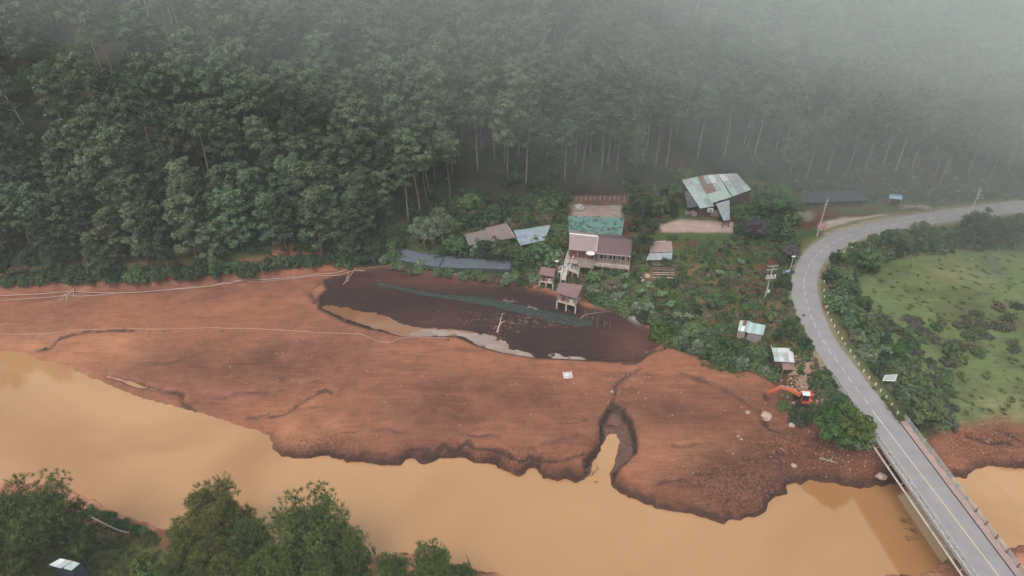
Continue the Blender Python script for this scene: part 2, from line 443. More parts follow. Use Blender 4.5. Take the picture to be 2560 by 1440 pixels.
LEDGES = [([(265, 930), (300, 940), (350, 957), (400, 968), (450, 977), (455, 1000), (480, 1022)], 0.55), ([(676, 1036), (710, 1030), (740, 1012), (775, 990), (815, 978), (832, 986)], 0.6),
          ([(95, 868), (125, 862), (150, 838), (230, 824), (330, 820)], 0.3), ([(800, 712), (775, 735), (790, 760)], 0.4),
          ([(1012, 1136), (1030, 1122), (1060, 1124), (1075, 1140), (1110, 1118), (1135, 1128), (1165, 1106), (1185, 1118), (1230, 1124), (1262, 1136), (1300, 1152), (1330, 1145), (1390, 1160), (1440, 1150), (1462, 1140)], 0.5),
          ([(1660, 880), (1615, 890), (1590, 912), (1560, 915)], 0.35), ([(1530, 1020), (1538, 990), (1545, 960), (1600, 925)], 0.3), ([(1905, 1055), (1920, 1075), (1950, 1085)], 0.45),
          ([(1730, 955), (1790, 975), (1850, 1005), (1900, 1040)], 0.2), ([(1700, 940), (1780, 965), (1840, 990)], 0.2), ([(2420, 1095), (2470, 1110), (2520, 1112)], 0.7)]
_r = random.Random(12)
for _x, _y in [(560, 985), (380, 905), (700, 940), (940, 1075), (1150, 1085), (1330, 1120), (1080, 1030), (1400, 1060), (1680, 1120), (1860, 1150), (1740, 1190), (1640, 1215), (2010, 1120), (620, 1040), (900, 1130), (1790, 1260), (2440, 1075)]:
    _p = [(_x, _y)]; _s = _r.uniform(-.25, .25)
    for _k in range(_r.randint(3, 6)): _p.append((_p[-1][0] + _r.uniform(18, 40), _p[-1][1] + 30 * _s + _r.uniform(-8, 8)))
    LEDGES.append((_p, _r.uniform(.10, .22)))
LEDGES = [(np.array(crv(Pxy(a, 1.2), 3)), d) for a, d in LEDGES]

LAY = {}
def land(x, y):
    x = np.asarray(x, float); y = np.asarray(y, float)
    dw = LAY['dw'] = -sdist(x, y, WATER)            # + on land
    up = LAY['up'] = sdist(x, y, UP)                # + above the bank
    south = y < 62 + 0.0 * x
    south = (dw > 0) & (y < np.interp(x, [-400, -90, -40, 0, 60, 110, 400], [98, 96, 84, 72, 66, 74, 80]))
    n1 = fbm(x, y, 9.0, 4); n2 = fbm(x + 90, y, 2.2, 3)
    # mud flats
    cl = np.interp(x, [-90, -45, -35, 60, 200], [0.25, 0.3, 1.1, 1.1, 0.7])
    cl = np.clip(cl + 1.1 * fbm(x + 300, y, 12, 2), 0.15, 1.7)
    wd = np.interp(cl, [0.2, 0.6, 1.2], [3.0, 0.6, 0.4])
    z = cl * smooth(-0.2, 1, dw / wd) + 0.5 * smooth(0.6, 2.4, dw + 2 * n1) * smooth(-60, -35, x) + 0.022 * np.minimum(dw, 45) + 0.5 * n1 * smooth(0, 6, dw) + 0.10 * n2
    zt = z + 0.35 * fbm(x, y, 4.0, 3); st = 0.32; zq = np.floor(zt / st) * st + st * smooth(0.55, 1.0, zt / st - np.floor(zt / st))
    z = z + (zq - z) * 0.75 * (1 - smooth(3, 9, dw)) * smooth(-75, -50, x)
    z = np.where(dw < 0, np.maximum(-2.0, dw * 0.9), z)
    # old pond bed
    pd = LAY['pd'] = sdist(x, y, POND)
    z = z + (1.35 + 0.06 * n2 - z) * smooth(-0.2, 1.6, pd) * (dw > 0)
    ck = LAY['ck'] = sdist(x, y, CREEK)
    z = z + 0.75 * np.exp(-(np.maximum(0, -ck) / 5.0) ** 2) * smooth(0.3, 1.5, dw) * (up < 0)
    z = np.where(dw > 0, z - (z - 0.18 - 0.10 * np.maximum(0, y - 78) * 0 - 0.03 * dw) * smooth(-0.3, 0.7, ck + 0.8 * n2), z)
    for i_, (pts, dep) in enumerate(LEDGES):
        d, _ = seg_dist(x, y, pts); LAY['L%d' % i_] = d; d = np.abs(d + 0.5 * n2)
        z = z - dep * np.exp(-(d / 0.5) ** 2) * (dw > 0.6) * (0.8 + 1.4 * np.abs(n1)) + 0.3 * dep * np.exp(-((d - 1.3) / 0.8) ** 2) * (dw > 0.6)
    # vegetated ground, gardens
    gz = ZB + 3.6 * smooth(0, 14, up) + 0.8 * n1 * smooth(0, 5, up) + 0.15 * n2
    z = np.where(up > 0, gz + (z - gz) * (1 - smooth(0, 1.2, up)), z)
    md = LAY['md'] = sdist(x, y, MEADOW)
    z = z + (4.0 + 0.5 * n1 - z) * smooth(-3, 5, md)
    # hillside
    hd = LAY['hd'] = sdist(x, y, HILL)
    sl = np.interp(x, [-200, -60, 60, 200], [0.52, 0.50, 0.46, 0.42])
    hz = 5.0 + sl * np.maximum(hd, 0) + 9 * fbm(x, y + 40, 75, 2) * smooth(0, 50, hd) + 1.6 * fbm(x, y, 14, 3) * smooth(0, 8, hd)
    hz = hz + 10 * np.exp(-(((x + 95) / 34) ** 2)) * smooth(60, 120, hd) - 8 * np.exp(-(((x + 165) / 30) ** 2)) * smooth(50, 110, hd)
    hz = np.where(hz > 120, 120 + (hz - 120) * 0.3, hz)
    hz = np.where(hd > 0, np.maximum(hz, 0), z)
    z = z + (hz - z) * smooth(-2, 6, hd)
    # near side
    sz = np.minimum(0.15 + 0.16 * np.maximum(dw, 0) + 0.16 * np.maximum(dw - 4, 0), 7.5) + 0.5 * n1 * smooth(0, 5, dw) + 0.08 * n2
    z = np.where(south & (dw > 0), sz, z)
    # road bench
    dr, _ = seg_dist(x, y, ROAD_N); LAY['dr'] = dr
    k = 1 - smooth(4.2, 10.5, dr + 1.0 * n1)
    z = z + (ZR - 0.06 - z) * k * (dw > 0)
    k2 = (1 - smooth(3.6, 5.2, dr))
    z = z + (ZR - 0.06 - z) * k2
    dr, _ = seg_dist(x, y, ROAD_S)
    k = 1 - smooth(4.2, 10, dr); z = z + (ZR - 0.06 - z) * k
    return z

def axis(lo, f0, f1, hi, fine, grow, mx):
    a = list(np.arange(f0, f1, fine)); s = fine; v = f1
    b = []
    while v < hi: b.append(v); s = min(mx, s * grow); v += s
    b.append(hi); s = fine; v = f0; c = []
    while v > lo: s = min(mx, s * grow); v -= s; c.append(max(v, lo))
    return np.array(sorted(set(c + a + b)))
GX = axis(-900, -100, 108, 900, 0.36, 1.05, 14.0)
GY = np.array(sorted(set(list(axis(-200, 62, 100, 101, 0.30, 1.03, 12.0)) + list(axis(100.2, 101.5, 158, 900, 0.46, 1.03, 12.0)))))
XX, YY = np.meshgrid(GX, GY)
ZZ = land(XX, YY)

# smoothed ground colour zones -------------------------------------------------
def zone(k): return np.clip(k, 0, 1)[..., None]
def mixc(c, col, k): return c + (np.array(col) - c) * zone(k)
dwG, upG, hdG, pdG, mdG, ckG, drG = (LAY[k] for k in ('dw', 'up', 'hd', 'pd', 'md', 'ck', 'dr'))
nA = fbm(XX, YY, 16, 4); nB = fbm(XX + 50, YY, 5, 4); nC = fbm(XX, YY + 77, 1.6, 3); nD = fbm(XX * 0.25, YY + 31, 3.0, 3)
southG = (dwG > 0) & (YY < np.interp(XX, [-400, -90, -40, 0, 60, 110, 400], [98, 96, 84, 72, 66, 74, 80]))
MUD = (0.258, 0.104, 0.060)
C = np.zeros(XX.shape + (3,)) + np.array(MUD)
C = mixc(C, (0.185, 0.078, 0.051), smooth(-0.05, 0.22, nA) * 0.8)
C = mixc(C, (0.31, 0.135, 0.082), smooth(0.04, 0.25, nB + 0.5 * nD) * 0.45)
C = mixc(C, (0.125, 0.054, 0.038), smooth(0.10, 0.30, nD - nA * 0.4) * 0.45)
# fresh pale silt lobes near the water
for cx, cy, r in ((760, 1075, 8), (1760, 1150, 12), (40, 850, 10), (250, 870, 12)):
    q = P(cx, cy, 1); C = mixc(C, (0.40, 0.185, 0.10), np.exp(-(((XX - q.x) / r) ** 2 + ((YY - q.y) / (r * 0.6)) ** 2)) * (0.55 + nB))
# darker damp flats
for cx, cy, rx, ry in ((1250, 1010, 26, 9), (1900, 1170, 14, 8), (1950, 1010, 12, 6), (2150, 1150, 10, 7), (1850, 1230, 10, 5), (1700, 1040, 12, 6), (620, 900, 22, 8)):
    q = P(cx, cy, 1); C = mixc(C, (0.112, 0.047, 0.034), np.exp(-(((XX - q.x) / rx) ** 2 + ((YY - q.y) / ry) ** 2)) * (0.75 + 1.2 * nB))
C = mixc(C, (0.070, 0.038, 0.031), (1 - smooth(0.35, 0.75, dwG + 1.5 * nC + 1.2 * nB)) * smooth(-55, -38, XX) * 0.92)  # two dark shore bands: wet mud plus cliff-edge shade put into the colour
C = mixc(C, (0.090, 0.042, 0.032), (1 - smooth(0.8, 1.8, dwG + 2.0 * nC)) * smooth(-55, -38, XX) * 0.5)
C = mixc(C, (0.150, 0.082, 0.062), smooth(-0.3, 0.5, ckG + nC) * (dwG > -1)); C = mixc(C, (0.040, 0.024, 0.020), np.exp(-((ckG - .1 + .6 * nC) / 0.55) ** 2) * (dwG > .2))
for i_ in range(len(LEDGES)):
    C = mixc(C, (0.068, 0.037, 0.030), (1 - smooth(0.22, 0.55, LAY['L%d' % i_] + 1.1 * nC + 0.5 * nB + (.12 if LEDGES[i_][1] < .25 else 0))) * min(.9, .25 + 2.2 * LEDGES[i_][1]))  # shadow under each ledge painted as a broken dark line
pk = smooth(-0.6, 0.8, pdG + 1.2 * nB)
C = mixc(C, (0.038, 0.020, 0.018), pk)
q = P(1150, 700, 1.3); C = mixc(C, (0.105, 0.042, 0.032), pk * np.exp(-(((XX - q.x) / 26) ** 2 + ((YY - q.y) / 3.5) ** 2)) * 0.9)
q = P(1590, 860, 1.3); C = mixc(C, (0.10, 0.042, 0.032), pk * np.exp(-(((XX - q.x) / 7) ** 2 + ((YY - q.y) / 7) ** 2)) * 0.9)
q = P(1090, 800, 1.3); C = mixc(C, (0.075, 0.036, 0.030), pk * np.exp(-(((XX - q.x) / 12) ** 2 + ((YY - q.y) / 4) ** 2)) * 0.6)
# ground under plants
soil = np.array((0.10, 0.045, 0.028)); grass = np.array((0.058, 0.088, 0.030))
gk = smooth(-0.5, 2.0, upG + 2.5 * nB)
veg = soil + (grass - soil) * zone(smooth(-0.15, 0.08, nB + nA * 0.5 + 0.03))
C = C + (veg - C) * zone(gk)
garden = Pxy([(1560, 640), (1950, 620), (1985, 760), (2000, 880), (1880, 900), (1700, 830), (1600, 720)], 5)
C = mixc(C, (0.20, 0.085, 0.05), smooth(0, 6, sdist(XX, YY, garden)) * smooth(0.06, 0.2, nB) * 0.7)
mea = np.zeros(C.shape) + np.array((0.115, 0.150, 0.058)); mea = mixc(mea, (0.095, 0.108, 0.050), smooth(0, 0.2, nB)); mea = mixc(mea, (0.165, 0.168, 0.08), smooth(0.05, 0.3, nA))
C = C + (mea - C) * zone(smooth(-2, 2, mdG + 3 * nB))
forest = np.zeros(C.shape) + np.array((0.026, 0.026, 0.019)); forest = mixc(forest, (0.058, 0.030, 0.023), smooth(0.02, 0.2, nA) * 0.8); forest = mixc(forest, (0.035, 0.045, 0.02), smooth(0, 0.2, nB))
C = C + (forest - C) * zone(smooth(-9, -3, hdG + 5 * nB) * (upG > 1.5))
# pale grass on the open ridge, upper left
clear = Pxy([(380, 0), (730, -40), (700, 60), (520, 110), (400, 170), (260, 225), (40, 260), (30, 185), (270, 70)], 0)
# bare dirt places
def dirt(px, z, col, k=1.0, e=1.5):
    global C
    pl = Pxy(px, z); C = mixc(C, col, smooth(-0.3, e, sdist(XX, YY, pl) + 1.2 * nB) * k)
dirt([(2040, 560), (2050, 535), (2110, 522), (2190, 520), (2240, 540), (2210, 560), (2130, 575), (2060, 592)], 7.5, (0.43, 0.34, 0.30))
dirt([(2190, 520), (2330, 514), (2560, 500), (2560, 508), (2350, 528), (2240, 540)], 7.5, (0.24, 0.14, 0.115))
dirt([(1640, 560), (1700, 545), (1830, 548), (1880, 560), (1830, 580), (1720, 578), (1650, 580)], 5.5, (0.36, 0.26, 0.225))
dirt([(1425, 500), (1560, 500), (1565, 545), (1425, 545)], 6.5, (0.27, 0.21, 0.18))
dirt([(1425, 470), (1600, 465), (1640, 490), (1430, 500)], 7.5, (0.11, 0.068, 0.054))
dirt([(1900, 470), (2050, 520), (2040, 545), (1980, 545), (1960, 530)], 6.5, (0.2, 0.19, 0.16), 0.8)
dirt([(1985, 885), (2030, 880), (2060, 935), (2085, 985), (2075, 1010), (2040, 1000), (2000, 960), (1990, 920)], 5.5, (0.36, 0.23, 0.17))
dirt([(2030, 900), (2050, 930), (2062, 960), (2045, 960), (2035, 920)], 6, (0.30, 0.14, 0.06))
dirt([(1555, 755), (1620, 770), (1660, 795), (1600, 800), (1560, 780)], 3.4, (0.30, 0.29, 0.27), 0.9)
# near-side bank: red mud at the rim, then grass
sg = mixc(np.zeros(C.shape) + np.array((0.40, 0.185, 0.112)), (0.2, 0.075, 0.045), smooth(0, 0.2, nB))
C = np.where(southG[..., None], sg, C)
C = np.where((southG & (XX < 40))[..., None], mixc(C, (0.085, 0.10, 0.032), smooth(2.6, 5.0, dwG + 3.2 * nB)), C)
C = np.where((southG & (XX < 40))[..., None], mixc(C, (0.15, 0.125, 0.05), smooth(7, 10, dwG) * smooth(0.02, 0.2, nB)), C)
# road shoulders
C = mixc(C, (0.21, 0.18, 0.12), (1 - smooth(3.4, 4.3, drG + 0.8 * nC)) * 0.8)
C = mixc(C, (0.10, 0.105, 0.04), smooth(3.6, 4.2, drG + nC) * (1 - smooth(5.0, 6.5, drG + nB * 3)) * (upG > 0) * 0.8)
# roughness class: r channel wetness, g cracked mud, b coarse rubble
wet = smooth(-0.3, 0.6, pdG) * (0.75 + nB) ; wet = np.maximum(wet, (1 - smooth(0.3, 1.6, dwG)) * 0.7); wet = np.maximum(wet, smooth(-0.3, 0.5, ckG))
wet = np.where((upG > 0) | southG, 0, wet)
crk = np.zeros(XX.shape)
for cx, cy, rx, ry in ((1850, 1225, 14, 7), (1760, 1210, 9, 5), (820, 1115, 8, 4), (2000, 1130, 16, 8), (1270, 1150, 14, 3), (2480, 1120, 12, 6)):
    q = P(cx, cy, 1); crk = np.maximum(crk, np.exp(-(((XX - q.x) / rx) ** 2 + ((YY - q.y) / ry) ** 2)))
crk = np.where((upG > 1) | (dwG < 0), 0, crk)
edge = (1 - smooth(1.0, 3.2, dwG + 1.5 * nB)) * smooth(-55, -38, XX) * (dwG > -.3); KL = np.stack([wet, crk, edge, np.ones(XX.shape)], -1)

def terrain_mat():
    m = bpy.data.materials.new('earth'); t = nt(m)
    o = N(t, 'ShaderNodeOutputMaterial'); b = N(t, 'ShaderNodeBsdfPrincipled'); t.links.new(b.outputs[0], o.inputs[0])
    g = N(t, 'ShaderNodeNewGeometry')
    ca = N(t, 'ShaderNodeAttribute'); ca.attribute_name = 'ground'
    kl = N(t, 'ShaderNodeAttribute'); kl.attribute_name = 'kinds'
    sp = N(t, 'ShaderNodeSeparateColor'); t.links.new(kl.outputs['Color'], sp.inputs[0])
    def noise(s, d=6, r=0.65):
        n = N(t, 'ShaderNodeTexNoise'); n.inputs['Scale'].default_value = s; n.inputs['Detail'].default_value = d; n.inputs['Roughness'].default_value = r
        t.links.new(g.outputs['Position'], n.inputs['Vector']); return n
    n1 = noise(0.35); n2 = noise(2.4, 6, 0.7)
    # stretched streaks left by the falling water
    mp = N(t, 'ShaderNodeMapping'); mp.inputs['Scale'].default_value = (0.12, 0.9, 1.0); mp.inputs['Rotation'].default_value = (0, 0, 0.12)
    t.links.new(g.outputs['Position'], mp.inputs[0])
    n3 = N(t, 'ShaderNodeTexNoise'); n3.inputs['Scale'].default_value = 1.3; n3.inputs['Detail'].default_value = 6; n3.inputs['Roughness'].default_value = 0.7; n3.inputs['Distortion'].default_value = 0.6
    t.links.new(mp.outputs[0], n3.inputs['Vector'])
    def mr(src, a, b_, c, d):
        r = N(t, 'ShaderNodeMapRange'); r.inputs['From Min'].default_value = a; r.inputs['From Max'].default_value = b_; r.inputs['To Min'].default_value = c; r.inputs['To Max'].default_value = d
        t.links.new(src, r.inputs['Value']); return r.outputs[0]
    def mul(a, c):
        q = N(t, 'ShaderNodeMath', operation='MULTIPLY'); t.links.new(a, q.inputs[0]); t.links.new(c, q.inputs[1]); return q.outputs[0]
    f = mul(mul(mr(n1.outputs['Fac'], 0.3, 0.7, 0.84, 1.14), mr(n2.outputs['Fac'], 0.3, 0.7, 0.85, 1.15)), mr(n3.outputs['Fac'], 0.3, 0.7, 0.78, 1.20))
    # pocks and cracks
    v = N(t, 'ShaderNodeTexVoronoi'); v.feature = 'DISTANCE_TO_EDGE'; v.inputs['Scale'].default_value = 1.5
    wv = N(t, 'ShaderNodeVectorMath', operation='ADD'); t.links.new(g.outputs['Position'], wv.inputs[0])
    sc_ = N(t, 'ShaderNodeVectorMath', operation='SCALE'); sc_.inputs['Scale'].default_value = 0.9; t.links.new(n2.outputs['Color'], sc_.inputs[0]); t.links.new(sc_.outputs[0], wv.inputs[1])
    t.links.new(wv.outputs[0], v.inputs['Vector'])
    cr = mr(v.outputs['Distance'], 0.02, 0.16, 1.0, 0.0)
    crm = mul(cr, sp.outputs[1])
    dk = N(t, 'ShaderNodeMath', operation='MULTIPLY_ADD'); dk.inputs[1].default_value = -0.45; dk.inputs[2].default_value = 1.0; t.links.new(crm, dk.inputs[0])
    f = mul(f, dk.outputs[0])
    # specks: pale grit
    v2 = N(t, 'ShaderNodeTexVoronoi'); v2.inputs['Scale'].default_value = 1.1; t.links.new(g.outputs['Position'], v2.inputs['Vector'])
    spk = mr(v2.outputs['Distance'], 0.06, 0.12, 1.0, 0.0)
    vm = N(t, 'ShaderNodeVectorMath', operation='SCALE'); t.links.new(ca.outputs['Color'], vm.inputs[0]); t.links.new(f, vm.inputs['Scale'])
    mx = N(t, 'ShaderNodeMix', data_type='RGBA'); mx.inputs[7].default_value = (0.33, 0.20, 0.145, 1)
    k = mul(spk, mr(n1.outputs['Fac'], 0.5, 0.62, 0.0, 0.6)); t.links.new(k, mx.inputs[0]); t.links.new(vm.outputs[0], mx.inputs[6])
    t.links.new(mx.outputs[2], b.inputs['Base Color'])
    t.links.new(mr(sp.outputs[0], 0, 1, 0.85, 0.7), b.inputs['Roughness']); t.links.new(mr(sp.outputs[0], 0, 1, 0.12, 0.12), b.inputs['Specular IOR Level'])
    ad = N(t, 'ShaderNodeMath', operation='ADD'); t.links.new(mr(n2.outputs['Fac'], 0, 1, 0, 0.09), ad.inputs[0])
    ne = N(t, 'ShaderNodeMath', operation='MULTIPLY'); ne.inputs[1].default_value = -0.12; t.links.new(crm, ne.inputs[0]); t.links.new(ne.outputs[0], ad.inputs[1])
    ad2 = N(t, 'ShaderNodeMath', operation='ADD'); t.links.new(ad.outputs[0], ad2.inputs[0]); t.links.new(mr(n3.outputs['Fac'], 0, 1, 0, 0.25), ad2.inputs[1])
    ad3 = N(t, 'ShaderNodeMath', operation='MULTIPLY_ADD'); ad3.inputs[1].default_value = 1.0; t.links.new(mul(mr(noise(1.3, 5, .6).outputs['Fac'], .3, .7, 0, .55), sp.outputs[2]), ad3.inputs[0]); t.links.new(ad2.outputs[0], ad3.inputs[2]); ad2 = ad3
    bp = N(t, 'ShaderNodeBump'); bp.inputs['Distance'].default_value = 1.0; bp.inputs['Strength'].default_value = 0.8
    t.links.new(ad2.outputs[0], bp.inputs['Height']); t.links.new(bp.outputs[0], b.inputs['Normal'])
    return m
ny, nx = XX.shape
idx = np.arange(nx * ny).reshape(ny, nx)
F = np.stack([idx[:-1, :-1].ravel(), idx[:-1, 1:].ravel(), idx[1:, 1:].ravel(), idx[1:, :-1].ravel()], -1)
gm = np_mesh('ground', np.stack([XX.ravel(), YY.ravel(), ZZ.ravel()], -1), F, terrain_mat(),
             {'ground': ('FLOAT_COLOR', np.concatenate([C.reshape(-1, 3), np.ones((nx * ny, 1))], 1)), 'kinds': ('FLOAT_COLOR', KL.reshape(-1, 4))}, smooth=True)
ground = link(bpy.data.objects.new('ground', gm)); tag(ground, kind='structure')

from bisect import bisect_right
GXl, GYl = GX.tolist(), GY.tolist()
def _lookup(Z):
    Zl = Z.tolist(); nx_, ny_ = len(GXl) - 2, len(GYl) - 2
    def f(x, y):
        i = min(max(bisect_right(GXl, x) - 1, 0), nx_); j = min(max(bisect_right(GYl, y) - 1, 0), ny_)
        fx = (x - GXl[i]) / (GXl[i + 1] - GXl[i]); fy = (y - GYl[j]) / (GYl[j + 1] - GYl[j])
        a, b = Zl[j], Zl[j + 1]
        return (a[i] * (1 - fx) + a[i + 1] * fx) * (1 - fy) + (b[i] * (1 - fx) + b[i + 1] * fx) * fy
    return f
gz = _lookup(ZZ)               # height of the ground sheet
dw_at = _lookup(dwG)           # distance to the water
dr_at = _lookup(drG)           # distance to the road's centre line
def G(px, py, lift=0.0):
    """the point of the ground (plus lift) seen at a photo position"""
    d = ray(px, py); t = 40.0 if H + d[2] * 40 > 60 else 40.0; last = t
    dx, dy, dz = d; t = max(40.0, (H - 62.0) / -dz if dz < -0.3 else 60.0); last = t
    while t < 700:
        z = H + dz * t
        if z < max(gz(dx * t, dy * t), 0) + lift: break
        last = t; t += 2.0
    a, b = last, t
    for _ in range(13):
        m = (a + b) / 2
        if H + dz * m < max(gz(dx * m, dy * m), 0) + lift: b = m
        else: a = m
    return Vector((dx * b, dy * b, H + dz * b))

# ------------------------------------------------------------------ water
def water_mat(name, c1, c2, scale, ior=1.5, rough=0.06, tint=(1, 1, 1)):
    m = bpy.data.materials.new(name); t = nt(m)
    o = N(t, 'ShaderNodeOutputMaterial'); b = N(t, 'ShaderNodeBsdfPrincipled'); t.links.new(b.outputs[0], o.inputs[0])
    g = N(t, 'ShaderNodeNewGeometry')
    mp = N(t, 'ShaderNodeMapping'); mp.inputs['Scale'].default_value = (0.55, 1.0, 1.0); t.links.new(g.outputs['Position'], mp.inputs[0])
    n = N(t, 'ShaderNodeTexNoise'); n.inputs['Scale'].default_value = scale; n.inputs['Detail'].default_value = 3; n.inputs['Distortion'].default_value = 1.2
    t.links.new(mp.outputs[0], n.inputs['Vector'])
    r = N(t, 'ShaderNodeMapRange'); r.inputs['From Min'].default_value = 0.35; r.inputs['From Max'].default_value = 0.65; r.interpolation_type = 'SMOOTHSTEP'
    t.links.new(n.outputs['Fac'], r.inputs['Value'])
    mx = N(t, 'ShaderNodeMix', data_type='RGBA'); mx.inputs[6].default_value = rgb(c1); mx.inputs[7].default_value = rgb(c2); t.links.new(r.outputs[0], mx.inputs[0])
    t.links.new(mx.outputs[2], b.inputs['Base Color'])
    b.inputs['Roughness'].default_value = rough; b.inputs['IOR'].default_value = ior; b.inputs['Specular Tint'].default_value = rgb(tint)
    n2 = N(t, 'ShaderNodeTexNoise'); n2.inputs['Scale'].default_value = 1.6; n2.inputs['Detail'].default_value = 2; t.links.new(g.outputs['Position'], n2.inputs['Vector'])
    bp = N(t, 'ShaderNodeBump'); bp.inputs['Distance'].default_value = 0.01; bp.inputs['Strength'].default_value = 0.35; t.links.new(n2.outputs['Fac'], bp.inputs['Height']); t.links.new(bp.outputs[0], b.inputs['Normal'])
    return m
wm = water_mat('silty_water', (0.315, 0.153, 0.060), (0.41, 0.222, 0.100), 0.025, ior=2.3, tint=(1.0, 0.80, 0.58))
w = MB(); w.add([(-900, -200, 0), (900, -200, 0), (900, 135, 0), (-900, 135, 0)], [(0, 1, 2, 3)])
tag(w.build('water', wm), kind='structure')

def sheet(name, px, z, m, label, cat, amp=0.15, seed=1, holes=0.0, cell=0.28):
    """a thin sheet of water lying in a hollow of the mud, ragged edge"""
    pl = rough_up(Pxy(px, z), 0.5, amp, seed)
    x0, y0 = pl.min(0) - 0.5; x1, y1 = pl.max(0) + 0.5
    xs = np.arange(x0, x1, cell); ys = np.arange(y0, y1, cell); X, Y = np.meshgrid(xs, ys)
    d = sdist(X, Y, pl) + 1.3 * fbm(X + seed * 7, Y, 1.6, 3) - holes * np.maximum(0, fbm(X, Y + 40, 0.9, 2) * 4 - 0.4)
    ins = d > 0
    vi = -np.ones(X.shape, int); V = []; FF = []
    for j in range(X.shape[0] - 1):
        for i in range(X.shape[1] - 1):
            q = [(j, i), (j, i + 1), (j + 1, i + 1), (j + 1, i)]
            n = sum(ins[a] for a in q)
            if n < 3: continue
            ff = []
            for a in q:
                if n == 3 and not ins[a]: continue
                if vi[a] < 0: vi[a] = len(V); V.append((X[a], Y[a], z))
                ff.append(vi[a])
            FF.append(ff)
    b = MB(); b.v = V; b.f = [tuple(f) for f in FF]; b.mi = [0] * len(FF)
    lo = Vector((float(np.mean([v[0] for v in V])), float(np.mean([v[1] for v in V])), z))
    o = b.build(name, m, loc=lo)
    return tag(o, label, cat)
pm1 = water_mat('brown_puddle', (0.19, 0.09, 0.048), (0.24, 0.12, 0.066), 0.2, ior=1.5)
pm2 = water_mat('pale_puddle', (0.23, 0.165, 0.135), (0.31, 0.235, 0.20), 0.3, ior=1.7, rough=0.08)
sheet('puddle', PUDDLE_A, 1.455, pm1, 'long brown puddle along the lower left edge of the dark pond mud', 'puddle', seed=2)
sheet('puddle', PUDDLE_B, 1.47, pm2, 'long pale grey puddle between the dark mud and the red flat', 'puddle', seed=3, holes=0.8)
sheet('puddle', PUDDLE_C, 1.475, pm2, 'small ragged pale puddle above the white crate raft', 'puddle', seed=4, holes=1.1, cell=0.22)
# ------------------------------------------------------------------ road, markings, bridge
asphalt = mat('asphalt', (0.262, 0.246, 0.252), (0.205, 0.193, 0.197), 0.85, 0.28, bump=0.01, detail=9, lo=.3, hi=.72)
paint_w = mat('white_paint', (0.62, 0.60, 0.56), (0.42, 0.40, 0.38), 0.7, 3.0)
paint_y = mat('yellow_paint', (0.62, 0.48, 0.25), (0.5, 0.42, 0.26), 0.7, 3.0)
concrete = mat('concrete', (0.36, 0.33, 0.31), (0.22, 0.20, 0.185), 0.9, 1.2, bump=0.02)
concrete_p = mat('pale_concrete', (0.50, 0.48, 0.46), (0.27, 0.255, 0.25), 0.85, 3.0)
red_soil_concrete = mat('dusty_concrete', (0.36, 0.25, 0.22), (0.27, 0.20, 0.18), 0.9, 0.8)
dark = mat('dark_gap', (0.02, 0.018, 0.018), None, 0.9)
SL = ROAD_N
bu = (Vector((_dir.x, _dir.y, 0)) + Vector((_dir.y, -_dir.x, 0)) * 0.030).normalized()
bn = Vector((bu.y, -bu.x, 0))
BO = Vector((BRIDGE_A[0], BRIDGE_A[1], 0)) + bn * -0.5
def B(s, n, z): return BO + bu * s + bn * n + Vector((0, 0, z))

def ribbon(cl, hw, z, name, m, parent=None, z0=None):
    cl = [Vector((p[0], p[1], 0)) for p in cl]; b = MB(); V = []; k = len(cl)
    for i, p in enumerate(cl):
        d = (cl[min(i + 1, k - 1)] - cl[max(i - 1, 0)]).normalized(); nn = Vector((d.y, -d.x, 0))
        w_ = hw if not isinstance(hw, (list, tuple)) else hw[i]
        for q in (-1, -0.5, 0, 0.5, 1):
            V.append(p + nn * w_ * q + Vector((0, 0, z)))
    F_ = [(i * 5 + j, i * 5 + j + 1, i * 5 + j + 6, i * 5 + j + 5) for i in range(k - 1) for j in range(4)]
    b.add(V, [f[::-1] for f in F_])
    return b.build(name, m, parent)
# the road: land part, widened a little on the bend, joined flush to the bridge deck
fine = crv([np.array(B(-.002, 0, 0)[:2]), np.array(B(-4, 0, 0)[:2])] + [p for p in ROAD_N[12::4]], 5)
hws = [2.9 + 0.15 * math.sin(i * 0.13) for i in range(len(fine))]
road = ribbon(fine, hws, ZR, 'road', asphalt); tag(road, kind='structure')
# painted centre line: separate dashes along the bend
dash_px = [(2164, 1001), (2143, 974), (2125, 949), (2108, 924), (2090, 899), (2075, 878), (2061, 856), (2049, 835), (2037, 812), (2029, 793), (2021, 772), (2016, 752), (2012, 734), (2010, 716), (2011, 699),
           (2015, 684), (2021, 666), (2029, 652), (2041, 639), (2053, 628), (2068, 617), (2084, 606), (2102, 597), (2124, 588), (2166, 577), (2192, 571), (2213, 566), (2236, 561), (2267, 555), (2300, 550), (2330, 545), (2363, 540), (2440, 530), (2517, 520), (2545, 517)]
dc = [P(a, b, ZR + 0.006) for a, b in dash_px]
for i, p in enumerate(dc):
    d = (dc[min(i + 1, len(dc) - 1)] - dc[max(i - 1, 0)]).normalized(); nn = Vector((d.y, -d.x, 0)) * 0.055; L = 0.85
    b = MB().add([p - d * L - nn, p - d * L + nn, p + d * L + nn, p + d * L - nn], [(3, 2, 1, 0)])
    b.build('marking_dash', paint_w, road)

